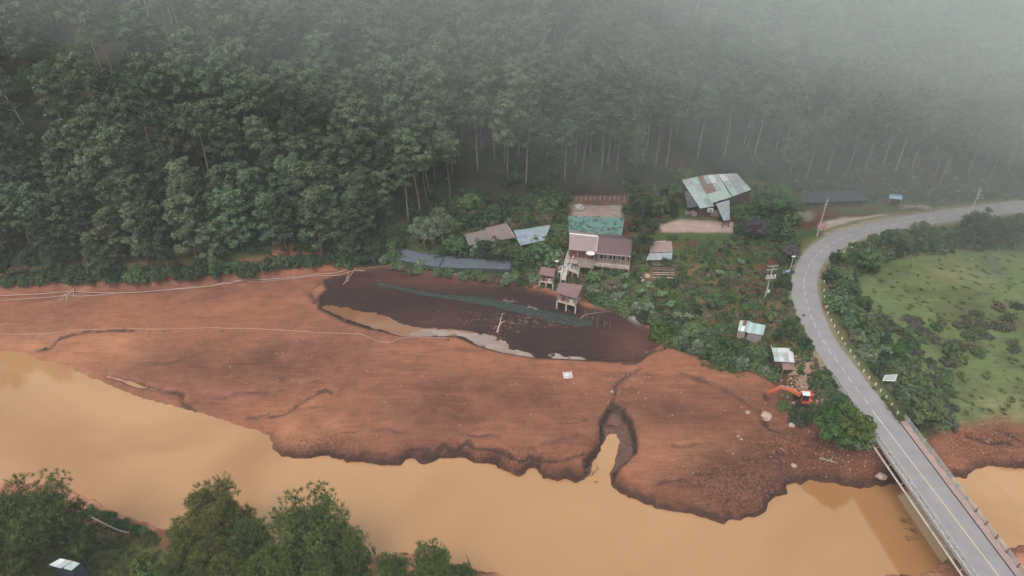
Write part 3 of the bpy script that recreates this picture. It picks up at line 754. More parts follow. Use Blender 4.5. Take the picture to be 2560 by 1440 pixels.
br = empty('bridge', B(0, 0, ZR), 0, 'concrete road bridge with a footpath on one side crossing the silty river', 'bridge')
def bpart(b, name, m, parent=None):
    o = b.build(name, m, None)
    o.parent = parent or br
    o.matrix_parent_inverse = Matrix.Translation(-Vector(br.location)) if parent is None else Matrix.Identity(4)
    return o
def bbox(b, s0, s1, n0, n1, z0, z1, mi=0):
    c = [B(s0, n0, z0), B(s1, n0, z0), B(s1, n1, z0), B(s0, n1, z0), B(s0, n0, z1), B(s1, n0, z1), B(s1, n1, z1), B(s0, n1, z1)]
    return b.hexa(c, mi)
BL = 64.0
bpart(bbox(MB(), 0, BL, -2.95, 2.95, ZR - 0.35, ZR), 'deck', asphalt)
fp = bpart(bbox(MB(), 0, BL, -4.25, -3.05, ZR - 0.35, ZR + 0.16), 'footpath', red_soil_concrete)
bpart(bbox(MB(), 0, BL, -3.05, -2.952, ZR - 0.35, ZR + 0.10), 'kerb', dark)
bpart(bbox(MB(), -0.4, BL, -4.40, -4.252, ZR - 0.5, ZR + 0.2), 'edge_beam', concrete)
bpart(bbox(MB(), -0.2, BL, 2.952, 3.55, ZR - 0.4, ZR + 0.20), 'edge_beam', concrete_p)
for n0 in (-2.9, -0.95, 1.0, 2.3):
    bpart(bbox(MB(), 0.3, BL, n0, n0 + 0.5, ZR - 1.55, ZR - 0.352), 'girder', concrete)
bpart(bbox(MB(), -1.2, 0.28, -4.2, 3.6, ZR - 5.0, ZR - 0.42), 'abutment', mat('dark_concrete', (0.16, 0.12, 0.11), (0.10, 0.075, 0.07), 0.9, 1.0))
for s0 in (33.0, 50):
    bpart(bbox(MB(), s0, s0 + 1.0, -2.7, 2.7, -2.0, ZR - 1.56), 'pier', concrete)
bpart(MB().tube([B(-0.5, 4.15, ZR - 0.9), B(BL, 4.0, ZR - 0.9)], 0.16, 8), 'pipe', mat('pale_pipe', (0.5, 0.44, 0.38), (0.36, 0.32, 0.28), 0.7, 1.0))
for k in range(16):
    bpart(MB().bar(B(1 + 4 * k, 3.5, ZR - 0.5), B(1 + 4 * k, 4.2, ZR - 1.1), 0.08), 'bracket', concrete)
# right railing: teal posts, two rails
teal = mat('teal_paint', (0.30, 0.44, 0.42), (0.20, 0.30, 0.29), 0.6, 2.0)
rust = mat('rusty_steel', (0.20, 0.13, 0.11), (0.11, 0.07, 0.06), 0.7, 2.0)
railm = mat('rail_steel', (0.42, 0.46, 0.45), (0.30, 0.30, 0.29), 0.5, 0.4)
for k in range(26):
    s0 = 0.4 + 2.45 * k
    if s0 > BL - 1: break
    b = MB(); bbox(b, s0 - 0.09, s0 + 0.09, -4.42, -4.06, ZR + 0.165, ZR + 0.45); bbox(b, s0 - 0.07, s0 + 0.07, -4.35, -4.15, ZR + 0.45, ZR + 1.12)
    bpart(b, 'railing_post', teal if k < 8 or k > 19 else rust)
for zz, nn_ in ((1.08, -4.25), (0.80, -4.25), (0.52, -4.25)):
    bpart(MB().tube([B(-0.8, nn_, ZR + zz), B(BL, nn_, ZR + zz)], 0.045, 6), 'handrail', railm)
# left railing: low pale concrete posts with pipes
for k in range(34):
    s0 = 0.3 + 1.85 * k
    if s0 > BL - 1: break
    b = MB(); bbox(b, s0 - 0.09, s0 + 0.09, 3.14, 3.34, ZR + 0.205, ZR + 1.0)
    bpart(b, 'railing_post', concrete_p)
for zz, nn_, m_ in ((0.98, 3.24, concrete_p), (0.62, 3.24, concrete_p), (0.34, 3.24, railm)):
    b = MB(); bbox(b, -0.2, BL, nn_ - 0.06, nn_ + 0.06, ZR + zz - 0.05, ZR + zz + 0.05); bpart(b, 'handrail', m_)
# yellow-white centre line on the bridge
la, lb = P(2181, 1026, ZR), P(2497, 1440, ZR); ld = (lb - la).normalized(); ln = Vector((ld.y, -ld.x, 0))
for i, (a0, a1, mm) in enumerate(((0.0, 13.0, paint_w), (13.0, 66.0, paint_y))):
    b = MB(); q0 = la + ld * a0; q1 = la + ld * a1; b.add([p + Vector((0, 0, 0.007)) for p in (q0 - ln * .07, q0 + ln * .07, q1 + ln * .07, q1 - ln * .07)], [(0, 1, 2, 3)] if ld.cross(ln).z < 0 else [(3, 2, 1, 0)])
    bpart(b, 'centre_line', mm)

# ------------------------------------------------------------------ foliage
def leaves(cen, rad, n, size, rng, elong=1.6, up=0.5, flat=0.6, tint=None, out=0.6):
    """n leaf quads round each centre; returns verts, faces, tint"""
    cen = np.asarray(cen, float); k = len(cen)
    rad = np.broadcast_to(np.asarray(rad, float), (k,))
    d = rng.normal(size=(k, n, 3)); d /= np.linalg.norm(d, axis=2, keepdims=True) + 1e-9
    rr = rng.random((k, n, 1)) ** 0.45
    off = d * rr * rad[:, None, None]; off[..., 2] *= flat
    p = cen[:, None, :] + off
    nrm = d * out + rng.normal(size=(k, n, 3)) * 0.5; nrm[..., 2] += up
    nrm /= np.linalg.norm(nrm, axis=2, keepdims=True) + 1e-9
    r = rng.normal(size=(k, n, 3)); a = np.cross(nrm, r); a /= np.linalg.norm(a, axis=2, keepdims=True) + 1e-9
    b = np.cross(nrm, a)
    s = size * (0.65 + 0.7 * rng.random((k, n, 1)))
    a = a * s * elong * 0.5; b = b * s * 0.5
    v = np.stack([p - a, p + b * 0.9, p + a, p - b * 0.9], 2).reshape(-1, 3)
    f = np.arange(len(v)).reshape(-1, 4)
    pt = rng.random((k, 1)) if tint is None else np.broadcast_to(tint, (k,))[:, None]
    tt = np.clip(0.55 * pt + 0.45 * rng.random((k, n)), 0, 1)
    return v, f, np.repeat(tt.reshape(-1), 4)
def tufts(cen, rad, n, length, rng, blades=6, flat=0.7):
    """needle tufts: each a spray of narrow blades pointing up and out"""
    cen = np.asarray(cen, float); k = len(cen); rad = np.broadcast_to(np.asarray(rad, float), (k,))
    d = rng.normal(size=(k, n, 3)); d[..., 2] += 0.35; d /= np.linalg.norm(d, axis=2, keepdims=True) + 1e-9
    off = d * (0.75 + 0.3 * rng.random((k, n, 1))) * rad[:, None, None]; off[..., 2] *= flat
    p = (cen[:, None, :] + off).reshape(-1, 1, 3); dd = d.reshape(-1, 1, 3)
    m = p.shape[0]
    bd = rng.normal(size=(m, blades, 3)) * 0.75 + dd * 0.7; bd[..., 2] += 0.75
    bd /= np.linalg.norm(bd, axis=2, keepdims=True)
    L = length * (0.7 + 0.6 * rng.random((m, blades, 1)))
    tip = p + bd * L; r = rng.normal(size=(m, blades, 3)); a = np.cross(bd, r); a /= np.linalg.norm(a, axis=2, keepdims=True) + 1e-9
    a = a * length * 0.115
    v = np.stack([p - a * 0.5 + bd * 0, p + a * 0.5 + bd * 0, tip + a * 0.35, tip - a * 0.35], 2).reshape(-1, 3)
    f = np.arange(len(v)).reshape(-1, 4)
    pt = rng.random((k, 1)); tt = np.clip(0.35 * pt + 0.65 * rng.random((k, n)) ** 1.3, 0, .92)
    tt = np.repeat(tt.reshape(-1), blades * 4)
    return v, f, tt
bark_pale = mat('pale_bark', (0.215, 0.165, 0.135), (0.13, 0.095, 0.08), 0.9, 2.0, rnd_=0.3)
bark_dark = mat('dark_bark', (0.07, 0.05, 0.04), (0.045, 0.034, 0.03), 0.95, 2.0)
pine_far = leaf_mat('pine_needles', (0.040, 0.064, 0.036), (0.118, 0.158, 0.084), dry=(0.16, 0.12, 0.06), var=0.5, trans=0.15, dry_at=0.965)
pine_near = leaf_mat('near_pine_needles', (0.055, 0.072, 0.022), (0.175, 0.215, 0.068), var=0.18, trans=0.2)

def stem(pts, rads, n=6):
    b = MB(); b.tube(pts, rads, n); return b
def pine_meshes(seed, h, cs, R, npuff, detail=False, nleaf=34):
    r = np.random.default_rng(seed); rr = random.Random(seed)
    lean = (rr.uniform(-.03, .03) * h, rr.uniform(-.03, .03) * h)
    def ax(t): return np.array([lean[0] * t * t + 0.12 * math.sin(t * 7 + seed), lean[1] * t * t + 0.12 * math.cos(t * 6 + seed), h * t])
    r0 = 0.014 * h
    b = MB(); b.tube([Vector((ax(t)[0], ax(t)[1], ax(t)[2] - (0.8 if t == 0 else 0))) for t in (0, .15, .35, .55, .75, .9, .98)], [r0, r0 * .85, r0 * .72, r0 * .56, r0 * .36, r0 * .18, r0 * .07], 6 if not detail else 8)
    cen = []; rad = []
    nl = int(npuff * 0.42)
    for i in range(nl):
        t = cs + (1 - cs) * ((i + 0.5 * rr.random()) / nl)
        u_ = (t - cs) / (1 - cs)
        prof = (0.45 + 0.55 * math.sin(min(1, u_ * 1.5 + 0.28) * math.pi * 0.62)) * (1 - (0.30 if detail else 0.52) * max(0, u_ - 0.45) / 0.55)
        az = i * 2.399 + rr.uniform(-.5, .5) + seed
        L = R * prof * rr.uniform(0.6, 1.15)
        a = ax(t); e = a + np.array([math.cos(az) * L, math.sin(az) * L, L * (0.20 + 0.45 * u_) - 0.15 * R * (1 - u_)])
        mid = (a + e) / 2 - np.array([0, 0, 0.06 * L])
        b.tube([Vector(a), Vector(mid), Vector(e)], [0.10 * R / 4 * (1 - u_ * .5) + 0.03, 0.06 * R / 4 + 0.02, 0.025], 4)
        cen.append(e); rad.append(rr.uniform(0.17, 0.27) * R)
        for q in range(3 if L > 0.5 * R else 2):
            f_ = rr.uniform(0.3, 0.95); s_ = rr.uniform(-.45, .45) * L
            p = a + (e - a) * f_ + np.array([-math.sin(az) * s_, math.cos(az) * s_, rr.uniform(-.10, .16) * R])
            cen.append(p); rad.append(rr.uniform(0.16, 0.26) * R)
    top = ax(1.0)
    for q in range(3): cen.append(top + np.array([rr.uniform(-.2, .2) * R, rr.uniform(-.2, .2) * R, -0.12 * R * q])); rad.append(0.2 * R)
    cen = np.array(cen); rad = np.array(rad)
    if detail:
        v, f, tt = tufts(cen, rad * 1.1, 17, 0.58, r, blades=10)
        v2, f2, t2 = leaves(cen, rad * 0.6, 9, 0.28, r, elong=2.4, up=0.4, flat=0.6, tint=0.05)  # inner leaves tinted darkest: crown-depth shade put into their colour
        v = np.vstack([v, v2]); f = np.vstack([f, f2 + len(v) - len(v2)]); tt = np.concatenate([tt, t2 * 0.4])
    else:
        v, f, tt = leaves(cen, rad * 1.08, nleaf, 0.37, r, elong=2.4, up=0.75, flat=0.66)
    crown = np_mesh('crown', v, f, pine_near if detail else pine_far, {'tint': ('FLOAT', tt)})
    tr = b.build('trunk', bark_dark if detail else bark_pale, smooth=True)
    tm = tr.data; bpy.data.objects.remove(tr)
    return tm, crown
PINES = [pine_meshes(100 + i, 22.0 + (i % 4) * 1.3, (0.56, 0.62, 0.68, 0.52, 0.64, 0.72, 0.48, 0.60)[i], (5.2, 4.6, 4.0, 5.6, 4.8, 4.0, 5.0, 4.4)[i], (48, 44, 38, 54, 42, 34, 56, 42)[i], nleaf=58) for i in range(8)] + [pine_meshes(130 + i, 15.5 + 2 * i, (.18, .26)[i], (3.7, 4.2)[i], 62, nleaf=54) for i in range(2)]
TRAIT = ('even layered crown', 'slim flat-topped crown', 'small high crown', 'wide spreading crown', 'loose ragged crown', 'tiny top crown', 'deep low-reaching crown', 'narrow tufted crown', 'full young crown', 'full bushy crown')

def tree(name, meshes, loc, scale, rz, label, cat, group, tilt=(0, 0)):
    e = empty(name, loc, rz, label, cat, group); e.scale = (scale, scale, scale * 1.0)
    e.rotation_euler = (tilt[0], tilt[1], rz)
    a = bpy.data.objects.new('trunk', meshes[0]); link(a, e)
    c = bpy.data.objects.new('crown', meshes[1]); link(c, e)
    return e
# forest: positions on a jittered grid
pts = []
sp = 5.6
clearx = clear
for j in range(int(-10), int(60)):
    for i in range(-51, 55):
        x = (i + 0.5 * (j % 2) + rnd.uniform(-.42, .42)) * sp; y = 120 + (j + rnd.uniform(-.42, .42)) * sp * 0.92
        pts.append((x, y))
pts = np.array(pts)
hd = sdist(pts[:, 0], pts[:, 1], HILL)
keep = hd > np.where(pts[:, 0] < -20, 1.5, 3.0)
# only the slope the picture looks at, with a margin each side
fw = (pts[:, 1] * CP + (H - 20) * SP)
keep &= np.abs(pts[:, 0]) < 0.80 * fw + 12
keep &= pts[:, 1] < 345
pts = pts[keep]
zz = np.array([gz(a, b) for a, b in pts])
def to_px(x, y, z):
    dz = z - H; zc = y * CP - dz * SP; up = y * SP + dz * CP
    return 1280 + FPX * x / zc, 720 - FPX * up / zc, zc
PX, PY, PZ = to_px(pts[:, 0], pts[:, 1], zz)
CLEAR_PX = [([(390, 20), (735, -20), (700, 70), (520, 120), (470, 100), (380, 60)], 0.12), ([(25, 190), (280, 70), (520, 90), (480, 200), (340, 300), (60, 350)], 0.08),
            ([(0, 250), (260, 240), (300, 420), (60, 480), (0, 400)], 0.45), ([(560, 0), (760, 0), (720, 90), (600, 120)], 0.5), ([(1420, 440), (1700, 420), (1700, 510), (1420, 500)], 0.0), ([(1160, 410), (1460, 400), (1420, 540), (1100, 540)], 0.6),
            ([(1250, 330), (2200, 300), (2250, 470), (1700, 470), (1250, 470)], 0.8)]
kk = np.ones(len(pts), bool)
for pl, pr in CLEAR_PX:
    m = inside(PX, PY, pl) & (RNG.random(len(pts)) > pr); kk &= ~m
kk &= PY > -330
pts, zz, PX, PY, PZ = pts[kk], zz[kk], PX[kk], PY[kk], PZ[kk]
order = np.argsort(PZ)
inview = (PX > -120) & (PX < 2680)
near_ids = [i for i in order if inview[i]][:300]
near_set = set(near_ids)
hdk = sdist(pts[:, 0], pts[:, 1], HILL)
for i in near_ids:
    v = rnd.randrange(8); k = rnd.uniform(0.72, 1.08)
    if PX[i] < 1000 and rnd.random() < (1.0 if hdk[i] < 15 else .35): v = 8 + rnd.randrange(2); k = rnd.uniform(.75, 1.15)
    hx, hy, _ = to_px(pts[i, 0], pts[i, 1], zz[i] + 20 * k)
    tree('pine_tree', PINES[v], (pts[i, 0], pts[i, 1], zz[i] - 0.2), k, rnd.uniform(0, 6.28), '%s pine, %s, %s' % ('short' if k < .8 else ('tall' if k > .97 else 'middling'), TRAIT[v], near_phrase(hx, hy)), 'pine tree', 'pines of the hillside forest', (rnd.gauss(0, .03), rnd.gauss(0, .03)))
rest = [i for i in range(len(pts)) if i not in near_set]

def scatter_gn(name, coll_objs, P3, rot, scl, var, label=None, cat=None):
    """one object whose geometry nodes set out the given meshes at the given points"""
    me = bpy.data.meshes.new(name); me.from_pydata([tuple(p) for p in P3], [], [])
    for an, ty, arr in (('rz', 'FLOAT', rot), ('sc', 'FLOAT', scl), ('vr', 'INT', var)):
        a = me.attributes.new(an, ty, 'POINT'); a.data.foreach_set('value', np.asarray(arr, np.float32 if ty == 'FLOAT' else np.int32))
    o = link(bpy.data.objects.new(name, me))
    g = bpy.data.node_groups.new(name, 'GeometryNodeTree')
    g.interface.new_socket('Geometry', in_out='INPUT', socket_type='NodeSocketGeometry'); g.interface.new_socket('Geometry', in_out='OUTPUT', socket_type='NodeSocketGeometry')
    gi = g.nodes.new('NodeGroupInput'); go = g.nodes.new('NodeGroupOutput')
    js = g.nodes.new('GeometryNodeJoinGeometry')
    rz = g.nodes.new('GeometryNodeInputNamedAttribute'); rz.data_type = 'FLOAT'; rz.inputs[0].default_value = 'rz'
    sc_ = g.nodes.new('GeometryNodeInputNamedAttribute'); sc_.data_type = 'FLOAT'; sc_.inputs[0].default_value = 'sc'
    vr = g.nodes.new('GeometryNodeInputNamedAttribute'); vr.data_type = 'INT'; vr.inputs[0].default_value = 'vr'
    cx = g.nodes.new('ShaderNodeCombineXYZ'); g.links.new(rz.outputs[0], cx.inputs[2])
    for k, ob in enumerate(coll_objs):
        oi = g.nodes.new('GeometryNodeObjectInfo'); oi.inputs['As Instance'].default_value = True; oi.inputs[0].default_value = ob
        cmp_ = g.nodes.new('FunctionNodeCompare'); cmp_.data_type = 'INT'; cmp_.operation = 'EQUAL'
        ai = [s for s in cmp_.inputs if s.type == 'INT']
        g.links.new(vr.outputs[0], ai[0]); ai[1].default_value = k
        ip = g.nodes.new('GeometryNodeInstanceOnPoints')
        g.links.new(gi.outputs[0], ip.inputs['Points']); g.links.new(cmp_.outputs[0], ip.inputs['Selection']); g.links.new(oi.outputs['Geometry'], ip.inputs['Instance'])
        try: g.links.new(cx.outputs[0], ip.inputs['Rotation'])
        except Exception: pass
        g.links.new(sc_.outputs[0], ip.inputs['Scale']); g.links.new(ip.outputs[0], js.inputs[0])
    g.links.new(js.outputs[0], go.inputs[0])
    md = o.modifiers.new('scatter', 'NODES'); md.node_group = g
    return tag(o, label, cat, kind='stuff')

def joined(name, meshes):
    """trunk and crown joined into one mesh, kept as a hidden-from-scene pattern for the scatter"""
    vs, fs, ti, mi = [], [], [], []; off = 0; mats = []
    for me in meshes:
        n = len(me.vertices); co = np.zeros(n * 3, np.float32); me.vertices.foreach_get('co', co); vs.append(co.reshape(-1, 3))
        m0 = me.materials[0]
        if m0 not in mats: mats.append(m0)
        k = mats.index(m0)
        fs += [tuple(off + i for i in p.vertices) for p in me.polygons]; mi += [k] * len(me.polygons)
        if 'tint' in me.attributes:
            t_ = np.zeros(n, np.float32); me.attributes['tint'].data.foreach_get('value', t_)
        else: t_ = np.zeros(n, np.float32)
        ti.append(t_); off += n
    me = bpy.data.meshes.new(name); me.from_pydata(np.vstack(vs).tolist(), [], fs)
    for m in mats: me.materials.append(m)
    me.polygons.foreach_set('material_index', mi)
    a = me.attributes.new('tint', 'FLOAT', 'POINT'); a.data.foreach_set('value', np.concatenate(ti))
    return bpy.data.objects.new(name, me)      # never linked: only the copies are in the scene
PAT = [joined('pine_pattern', p) for p in PINES]
scatter_gn('forest', PAT, [(pts[i, 0], pts[i, 1], zz[i] - 0.2) for i in rest], [rnd.uniform(0, 6.28) for _ in rest],
           [rnd.uniform(0.72, 1.06) for i in rest], [rnd.randrange(10) for _ in rest], 'dense pine forest rising over the upper hillside into the mist', 'forest')

# ------------------------------------------------------------------ haze and low cloud
def volume_mat(name, dens, col=(1, 1, 1), aniso=0.0):
    m = bpy.data.materials.new(name); t = nt(m); o = N(t, 'ShaderNodeOutputMaterial'); v = N(t, 'ShaderNodeVolumePrincipled')
    v.inputs['Density'].default_value = dens; v.inputs['Color'].default_value = rgb(col); v.inputs['Anisotropy'].default_value = aniso
    t.links.new(v.outputs[0], o.inputs['Volume']); m.cycles.homogeneous_volume = True
    return m
hz = MB().box(-920, 920, -220, 920, -4, 330)
tag(hz.build('haze', volume_mat('haze', 0.0003, (0.90, 0.98, 0.98))), kind='stuff')
def blob(name, c, r, dens, label, rz=0.0, tilt=(0, 0)):
    import bmesh
    bm = bmesh.new(); bmesh.ops.create_icosphere(bm, subdivisions=4, radius=1.0)
    me = bpy.data.meshes.new(name); bm.to_mesh(me); bm.free(); me.materials.append(volume_mat(name, dens, (0.92, 0.995, 0.975)))
    o = link(bpy.data.objects.new(name, me)); o.location = c; o.scale = r; o.rotation_euler = (tilt[0], tilt[1], rz)
    return tag(o, label, 'mist', kind='stuff')
MIST = [((180, 330, 120), (450, 240, 160), .0015, 'wide thin mist over the middle of the slope'), ((420, 330, 120), (450, 330, 160), .0033, 'thick pale mist filling the upper right of the slope'),
        ((180, 330, 120), (200, 330, 158), .0010, 'mist hanging above the tin shack'), ((60, 330, 119), (450, 330, 70), .0005, 'faint mist over the upper left slope'),
        ((300, 330, 121), (320, 170, 110), .0014, 'mist bank behind the lay-by'), ((420, 420, 60), (450, 240, 110), .0011, 'low mist along the far road')]
for c_, r_, d_, lb in MIST: blob('mist', c_, r_, d_, lb)
# ------------------------------------------------------------------ broadleaf plants
def lm(name, a, b_, **k): return leaf_mat(name, a, b_, **k)
L_GREEN = lm('bush_leaves', (0.044, 0.080, 0.034), (0.128, 0.196, 0.078), dry=(0.22, 0.19, 0.10), var=0.3, trans=0.25, dry_at=0.95)
L_DARK = lm('dark_bush_leaves', (0.024, 0.044, 0.024), (0.062, 0.100, 0.048), dry=(0.12, 0.12, 0.07), var=0.35, trans=0.2, dry_at=0.96)
L_PALE = lm('pale_bush_leaves', (0.070, 0.105, 0.060), (0.20, 0.26, 0.165), var=0.2)
L_BRIGHT = lm('bright_bush_leaves', (0.034, 0.072, 0.020), (0.095, 0.165, 0.036), var=0.22)
L_YELLOW = lm('yellowish_leaves', (0.10, 0.115, 0.035), (0.20, 0.20, 0.06), var=0.2)
L_BROWN = lm('brownish_leaves', (0.095, 0.085, 0.050), (0.18, 0.155, 0.10), dry=(0.30, 0.25, 0.17), var=0.25)
L_PURPLE = lm('purple_leaves', (0.075, 0.060, 0.075), (0.15, 0.115, 0.140), var=0.15)
L_SCRUB = lm('grey_scrub_twigs', (0.060, 0.064, 0.044), (0.120, 0.124, 0.084), dry=(0.20, 0.18, 0.14), var=0.2)
L_BANANA = lm('banana_leaves', (0.060, 0.120, 0.050), (0.17, 0.26, 0.13), var=0.15)
L_GRASS = lm('grass_blades', (0.075, 0.095, 0.034), (0.165, 0.185, 0.068), dry=(0.22, 0.20, 0.10), var=0.3)

def bush_mesh(seed, R, hh, npuff, nleaf, size, m, elong=1.5, airy=0.0, tall=0.0):
    r = np.random.default_rng(seed); c = []; q = []
    for i in range(npuff):
        az = i * 2.399 + r.uniform(-.4, .4); rr = R * math.sqrt((i + 0.5) / npuff) * r.uniform(.7, 1.05)
        top = hh * (1 - 0.55 * (rr / R) ** 2) * r.uniform(0.72, 1.12)
        rad = r.uniform(0.22, 0.40) * R
        c.append((math.cos(az) * rr, math.sin(az) * rr, tall + max(0.15, top - rad * 0.5))); q.append(rad)
        if top > 1.3 * rad and airy < 0.5: c.append((math.cos(az) * rr * 1.02, math.sin(az) * rr * 1.02, tall + top * 0.42)); q.append(rad)
    v, f, tt = leaves(c, q, nleaf, size, r, elong=elong, up=0.45, flat=0.75, out=0.9)
    return np_mesh('foliage', v, f, m, {'tint': ('FLOAT', tt)})
def banana_mesh(seed, m):
    r = np.random.default_rng(seed); V = []; F_ = []; T = []
    for s in range(3):
        bx, by = r.uniform(-.8, .8, 2); hs_ = r.uniform(1.2, 2.2)
        for k in range(8):
            az = k * 0.785 + r.uniform(-.3, .3); L = r.uniform(1.5, 2.3); w_ = 0.30; pr = []
            for j in range(5):
                u_ = j / 4; rr = L * u_ * 0.85; z = hs_ + L * (0.75 * u_ - 0.75 * u_ * u_ * 1.15)
                ww = w_ * math.sin(min(1, u_ * 0.85 + 0.15) * math.pi)
                cx, cy = bx + math.cos(az) * rr, by + math.sin(az) * rr
                pr.append(((cx - math.sin(az) * ww, cy + math.cos(az) * ww, z), (cx + math.sin(az) * ww, cy - math.cos(az) * ww, z)))
            b0 = len(V)
            for a, c in pr: V += [a, c]
            for j in range(4): F_.append((b0 + 2 * j, b0 + 2 * j + 1, b0 + 2 * j + 3, b0 + 2 * j + 2))
            T += [r.random()] * 10
    return np_mesh('leaves', V, F_, m, {'tint': ('FLOAT', T)})
def grass_clump(seed, R, h, n, m):
    r = np.random.default_rng(seed); p = r.normal(size=(n, 2)) * R * 0.45; d = r.normal(size=(n, 2)) * 0.35
    hh = h * (0.6 + 0.7 * r.random(n)); w_ = 0.05 + 0.04 * r.random(n); an = r.random(n) * 6.28
    a = np.stack([np.cos(an) * w_, np.sin(an) * w_, np.zeros(n)], 1); b0 = np.stack([p[:, 0], p[:, 1], np.zeros(n) - .05], 1)
    tip = b0 + np.stack([d[:, 0] * hh + p[:, 0] * .4, d[:, 1] * hh + p[:, 1] * .4, hh], 1)
    v = np.stack([b0 - a, b0 + a, tip + a * .3, tip - a * .3], 1).reshape(-1, 3)
    return np_mesh('blades', v, np.arange(4 * n).reshape(-1, 4), m, {'tint': ('FLOAT', np.repeat(r.random(n), 4))})
def variants(m, base, R, h, n=3, puffs=12, nl=70, size=0.28, **k): return [bush_mesh(base + i, R * (0.9 + 0.1 * i), h * (1.1 - 0.1 * i), puffs + i, nl, size, m, **k) for i in range(n)]
V_GREEN = variants(L_GREEN, 200, 1.7, 2.3, 4); V_DARK = variants(L_DARK, 210, 1.9, 2.6, 4); V_PALE = variants(L_PALE, 220, 1.6, 2.4, 2, size=0.42)
V_BRIGHT = variants(L_BRIGHT, 230, 1.9, 2.7, 3, puffs=14, nl=60); V_YEL = variants(L_YELLOW, 240, 1.3, 1.6, 2); V_BROWN = variants(L_BROWN, 250, 1.3, 1.6, 3, nl=34)
V_PURP = variants(L_PURPLE, 260, 2.0, 2.8, 2); V_SCRUB = variants(L_SCRUB, 270, 1.9, 1.2, 3, nl=44, size=0.26, elong=3.2); V_BAN = [banana_mesh(280 + i, L_BANANA) for i in range(3)]
V_GRASS = [grass_clump(290 + i, 0.6, 0.42, 50, L_GRASS) for i in range(3)]
V_SMALL = [bush_mesh(300 + i, 0.8, 0.8, 5, 30, 0.28, (L_GREEN, L_BROWN, L_BRIGHT, L_DARK)[i % 4]) for i in range(8)]
used_xy = []
def put(name, me, p, s, label, cat, group=None, rz=None, sq=1.0):
    o = link(bpy.data.objects.new(name, me)); o.location = p; o.scale = (s, s, s * sq); o.rotation_euler = (0, 0, rnd.uniform(0, 6.28) if rz is None else rz)
    return tag(o, label, cat, group)
SIZEW = ('low', 'small', 'mid-sized', 'large')
def plants(poly, n, choices, smin, smax, cat, place, mind=1.4, name='bush', seed=0, adjectives=None):
    """set out n separate plants whose feet stand inside a patch outlined in the photograph"""
    r = random.Random(900 + seed); xs = [p[0] for p in poly]; ys = [p[1] for p in poly]; got = []; tries = 0
    while len(got) < n and tries < n * 40:
        tries += 1; px, py = r.uniform(min(xs), max(xs)), r.uniform(min(ys), max(ys))
        if not pin(px, py, poly): continue
        p = G(px, py); s = r.uniform(smin, smax)
        if any((p.x - a) ** 2 + (p.y - b) ** 2 < (mind * (s + c) / 2) ** 2 for a, b, c in got): continue
        if dr_at(p.x, p.y) < 3.6 + s: continue
        if dw_at(p.x, p.y) < 1.0: continue
        got.append((p.x, p.y, s)); vs, adj = choices[r.randrange(len(choices))]
        k = 0 if smax == smin else int(3.99 * (s - smin) / (smax - smin + 1e-6))
        put(name, vs[r.randrange(len(vs))], (p.x, p.y, p.z - 0.12), s, '%s %s %s %s' % (SIZEW[k], adj, cat, near_phrase(px, py - 8 * s)), cat, '%s %s' % (cat + ('es' if cat.endswith('sh') else 's'), place), sq=r.uniform(.8, 1.15))
GR = (V_GREEN, 'green'); DK = (V_DARK, 'dark green'); PA = (V_PALE, 'pale green'); BR_ = (V_BRIGHT, 'bright green'); YE = (V_YEL, 'yellow-green'); BW = (V_BROWN, 'brownish'); PU = (V_PURP, 'purple-leaved'); SC = (V_SCRUB, 'grey twiggy')
plants([(0, 690), (300, 682), (600, 672), (790, 645), (800, 662), (600, 690), (300, 704), (0, 714)], 26, [DK, DK, DK, GR], 0.8, 1.5, 'bush', 'at the forest foot above the pipes', 1.7, seed=1)
plants([(790, 640), (950, 600), (1000, 560), (1020, 600), (985, 655), (900, 672), (800, 664)], 14, [DK, DK, GR], 0.9, 1.6, 'bush', 'left of the shade net sheds', 1.8, seed=2)
plants([(960, 655), (990, 655), (1100, 680), (1270, 690), (1340, 690), (1385, 722), (1330, 712), (1200, 702), (1100, 692), (985, 675)], 26, [GR, GR, PA, BW, DK], 0.6, 1.15, 'bush', 'between the net sheds and the dark mud', 1.5, seed=3)
plants([(1120, 615), (1290, 625), (1410, 600), (1415, 650), (1370, 665), (1300, 655), (1240, 640), (1120, 632)], 22, [GR, GR, BR_, DK, PA], 1.0, 1.7, 'bush', 'between the net sheds and the main house', 1.7, seed=4)
plants([(1060, 500), (1300, 480), (1420, 500), (1415, 580), (1380, 560), (1280, 555), (1150, 570), (1080, 600), (1010, 600)], 22, [DK, DK, GR, BW], 1.0, 1.9, 'bush', 'behind the net sheds at the slope foot', 1.8, seed=5)
plants([(1460, 730), (1500, 720), (1580, 752), (1680, 790), (1760, 840), (1900, 890), (1945, 940), (1940, 965), (1860, 925), (1760, 900), (1650, 858), (1640, 822), (1560, 783), (1465, 755)], 52, [GR, GR, DK, BR_, PA, GR], 0.8, 1.45, 'bush', 'on the bank between garden and red mud', 1.45, seed=6)
plants([(1580, 660), (1690, 590), (1950, 600), (1965, 700), (1990, 800), (1990, 860), (1920, 860), (1820, 840), (1700, 790), (1590, 740)], 52, [GR, BW, BR_, YE, GR, BW, DK], 0.4, 1.0, 'plant', 'in the garden left of the road', 1.9, name='garden_plant', seed=7)
plants([(2064, 700), (2074, 760), (2110, 840), (2180, 920), (2240, 1000), (2290, 1060), (2330, 1075), (2345, 1040), (2300, 960), (2230, 890), (2170, 800), (2140, 730), (2130, 690), (2090, 640)], 48, [GR, GR, DK, PA, GR, BW], 0.9, 1.5, 'bush', 'on the bank right of the road', 1.45, seed=8)
plants([(2125, 625), (2250, 580), (2400, 565), (2560, 550), (2560, 610), (2440, 605), (2330, 612), (2240, 640), (2170, 680)], 26, [GR, GR, DK, PA, BW], 0.8, 1.4, 'bush', 'between the road bend and the meadow', 1.6, seed=9)
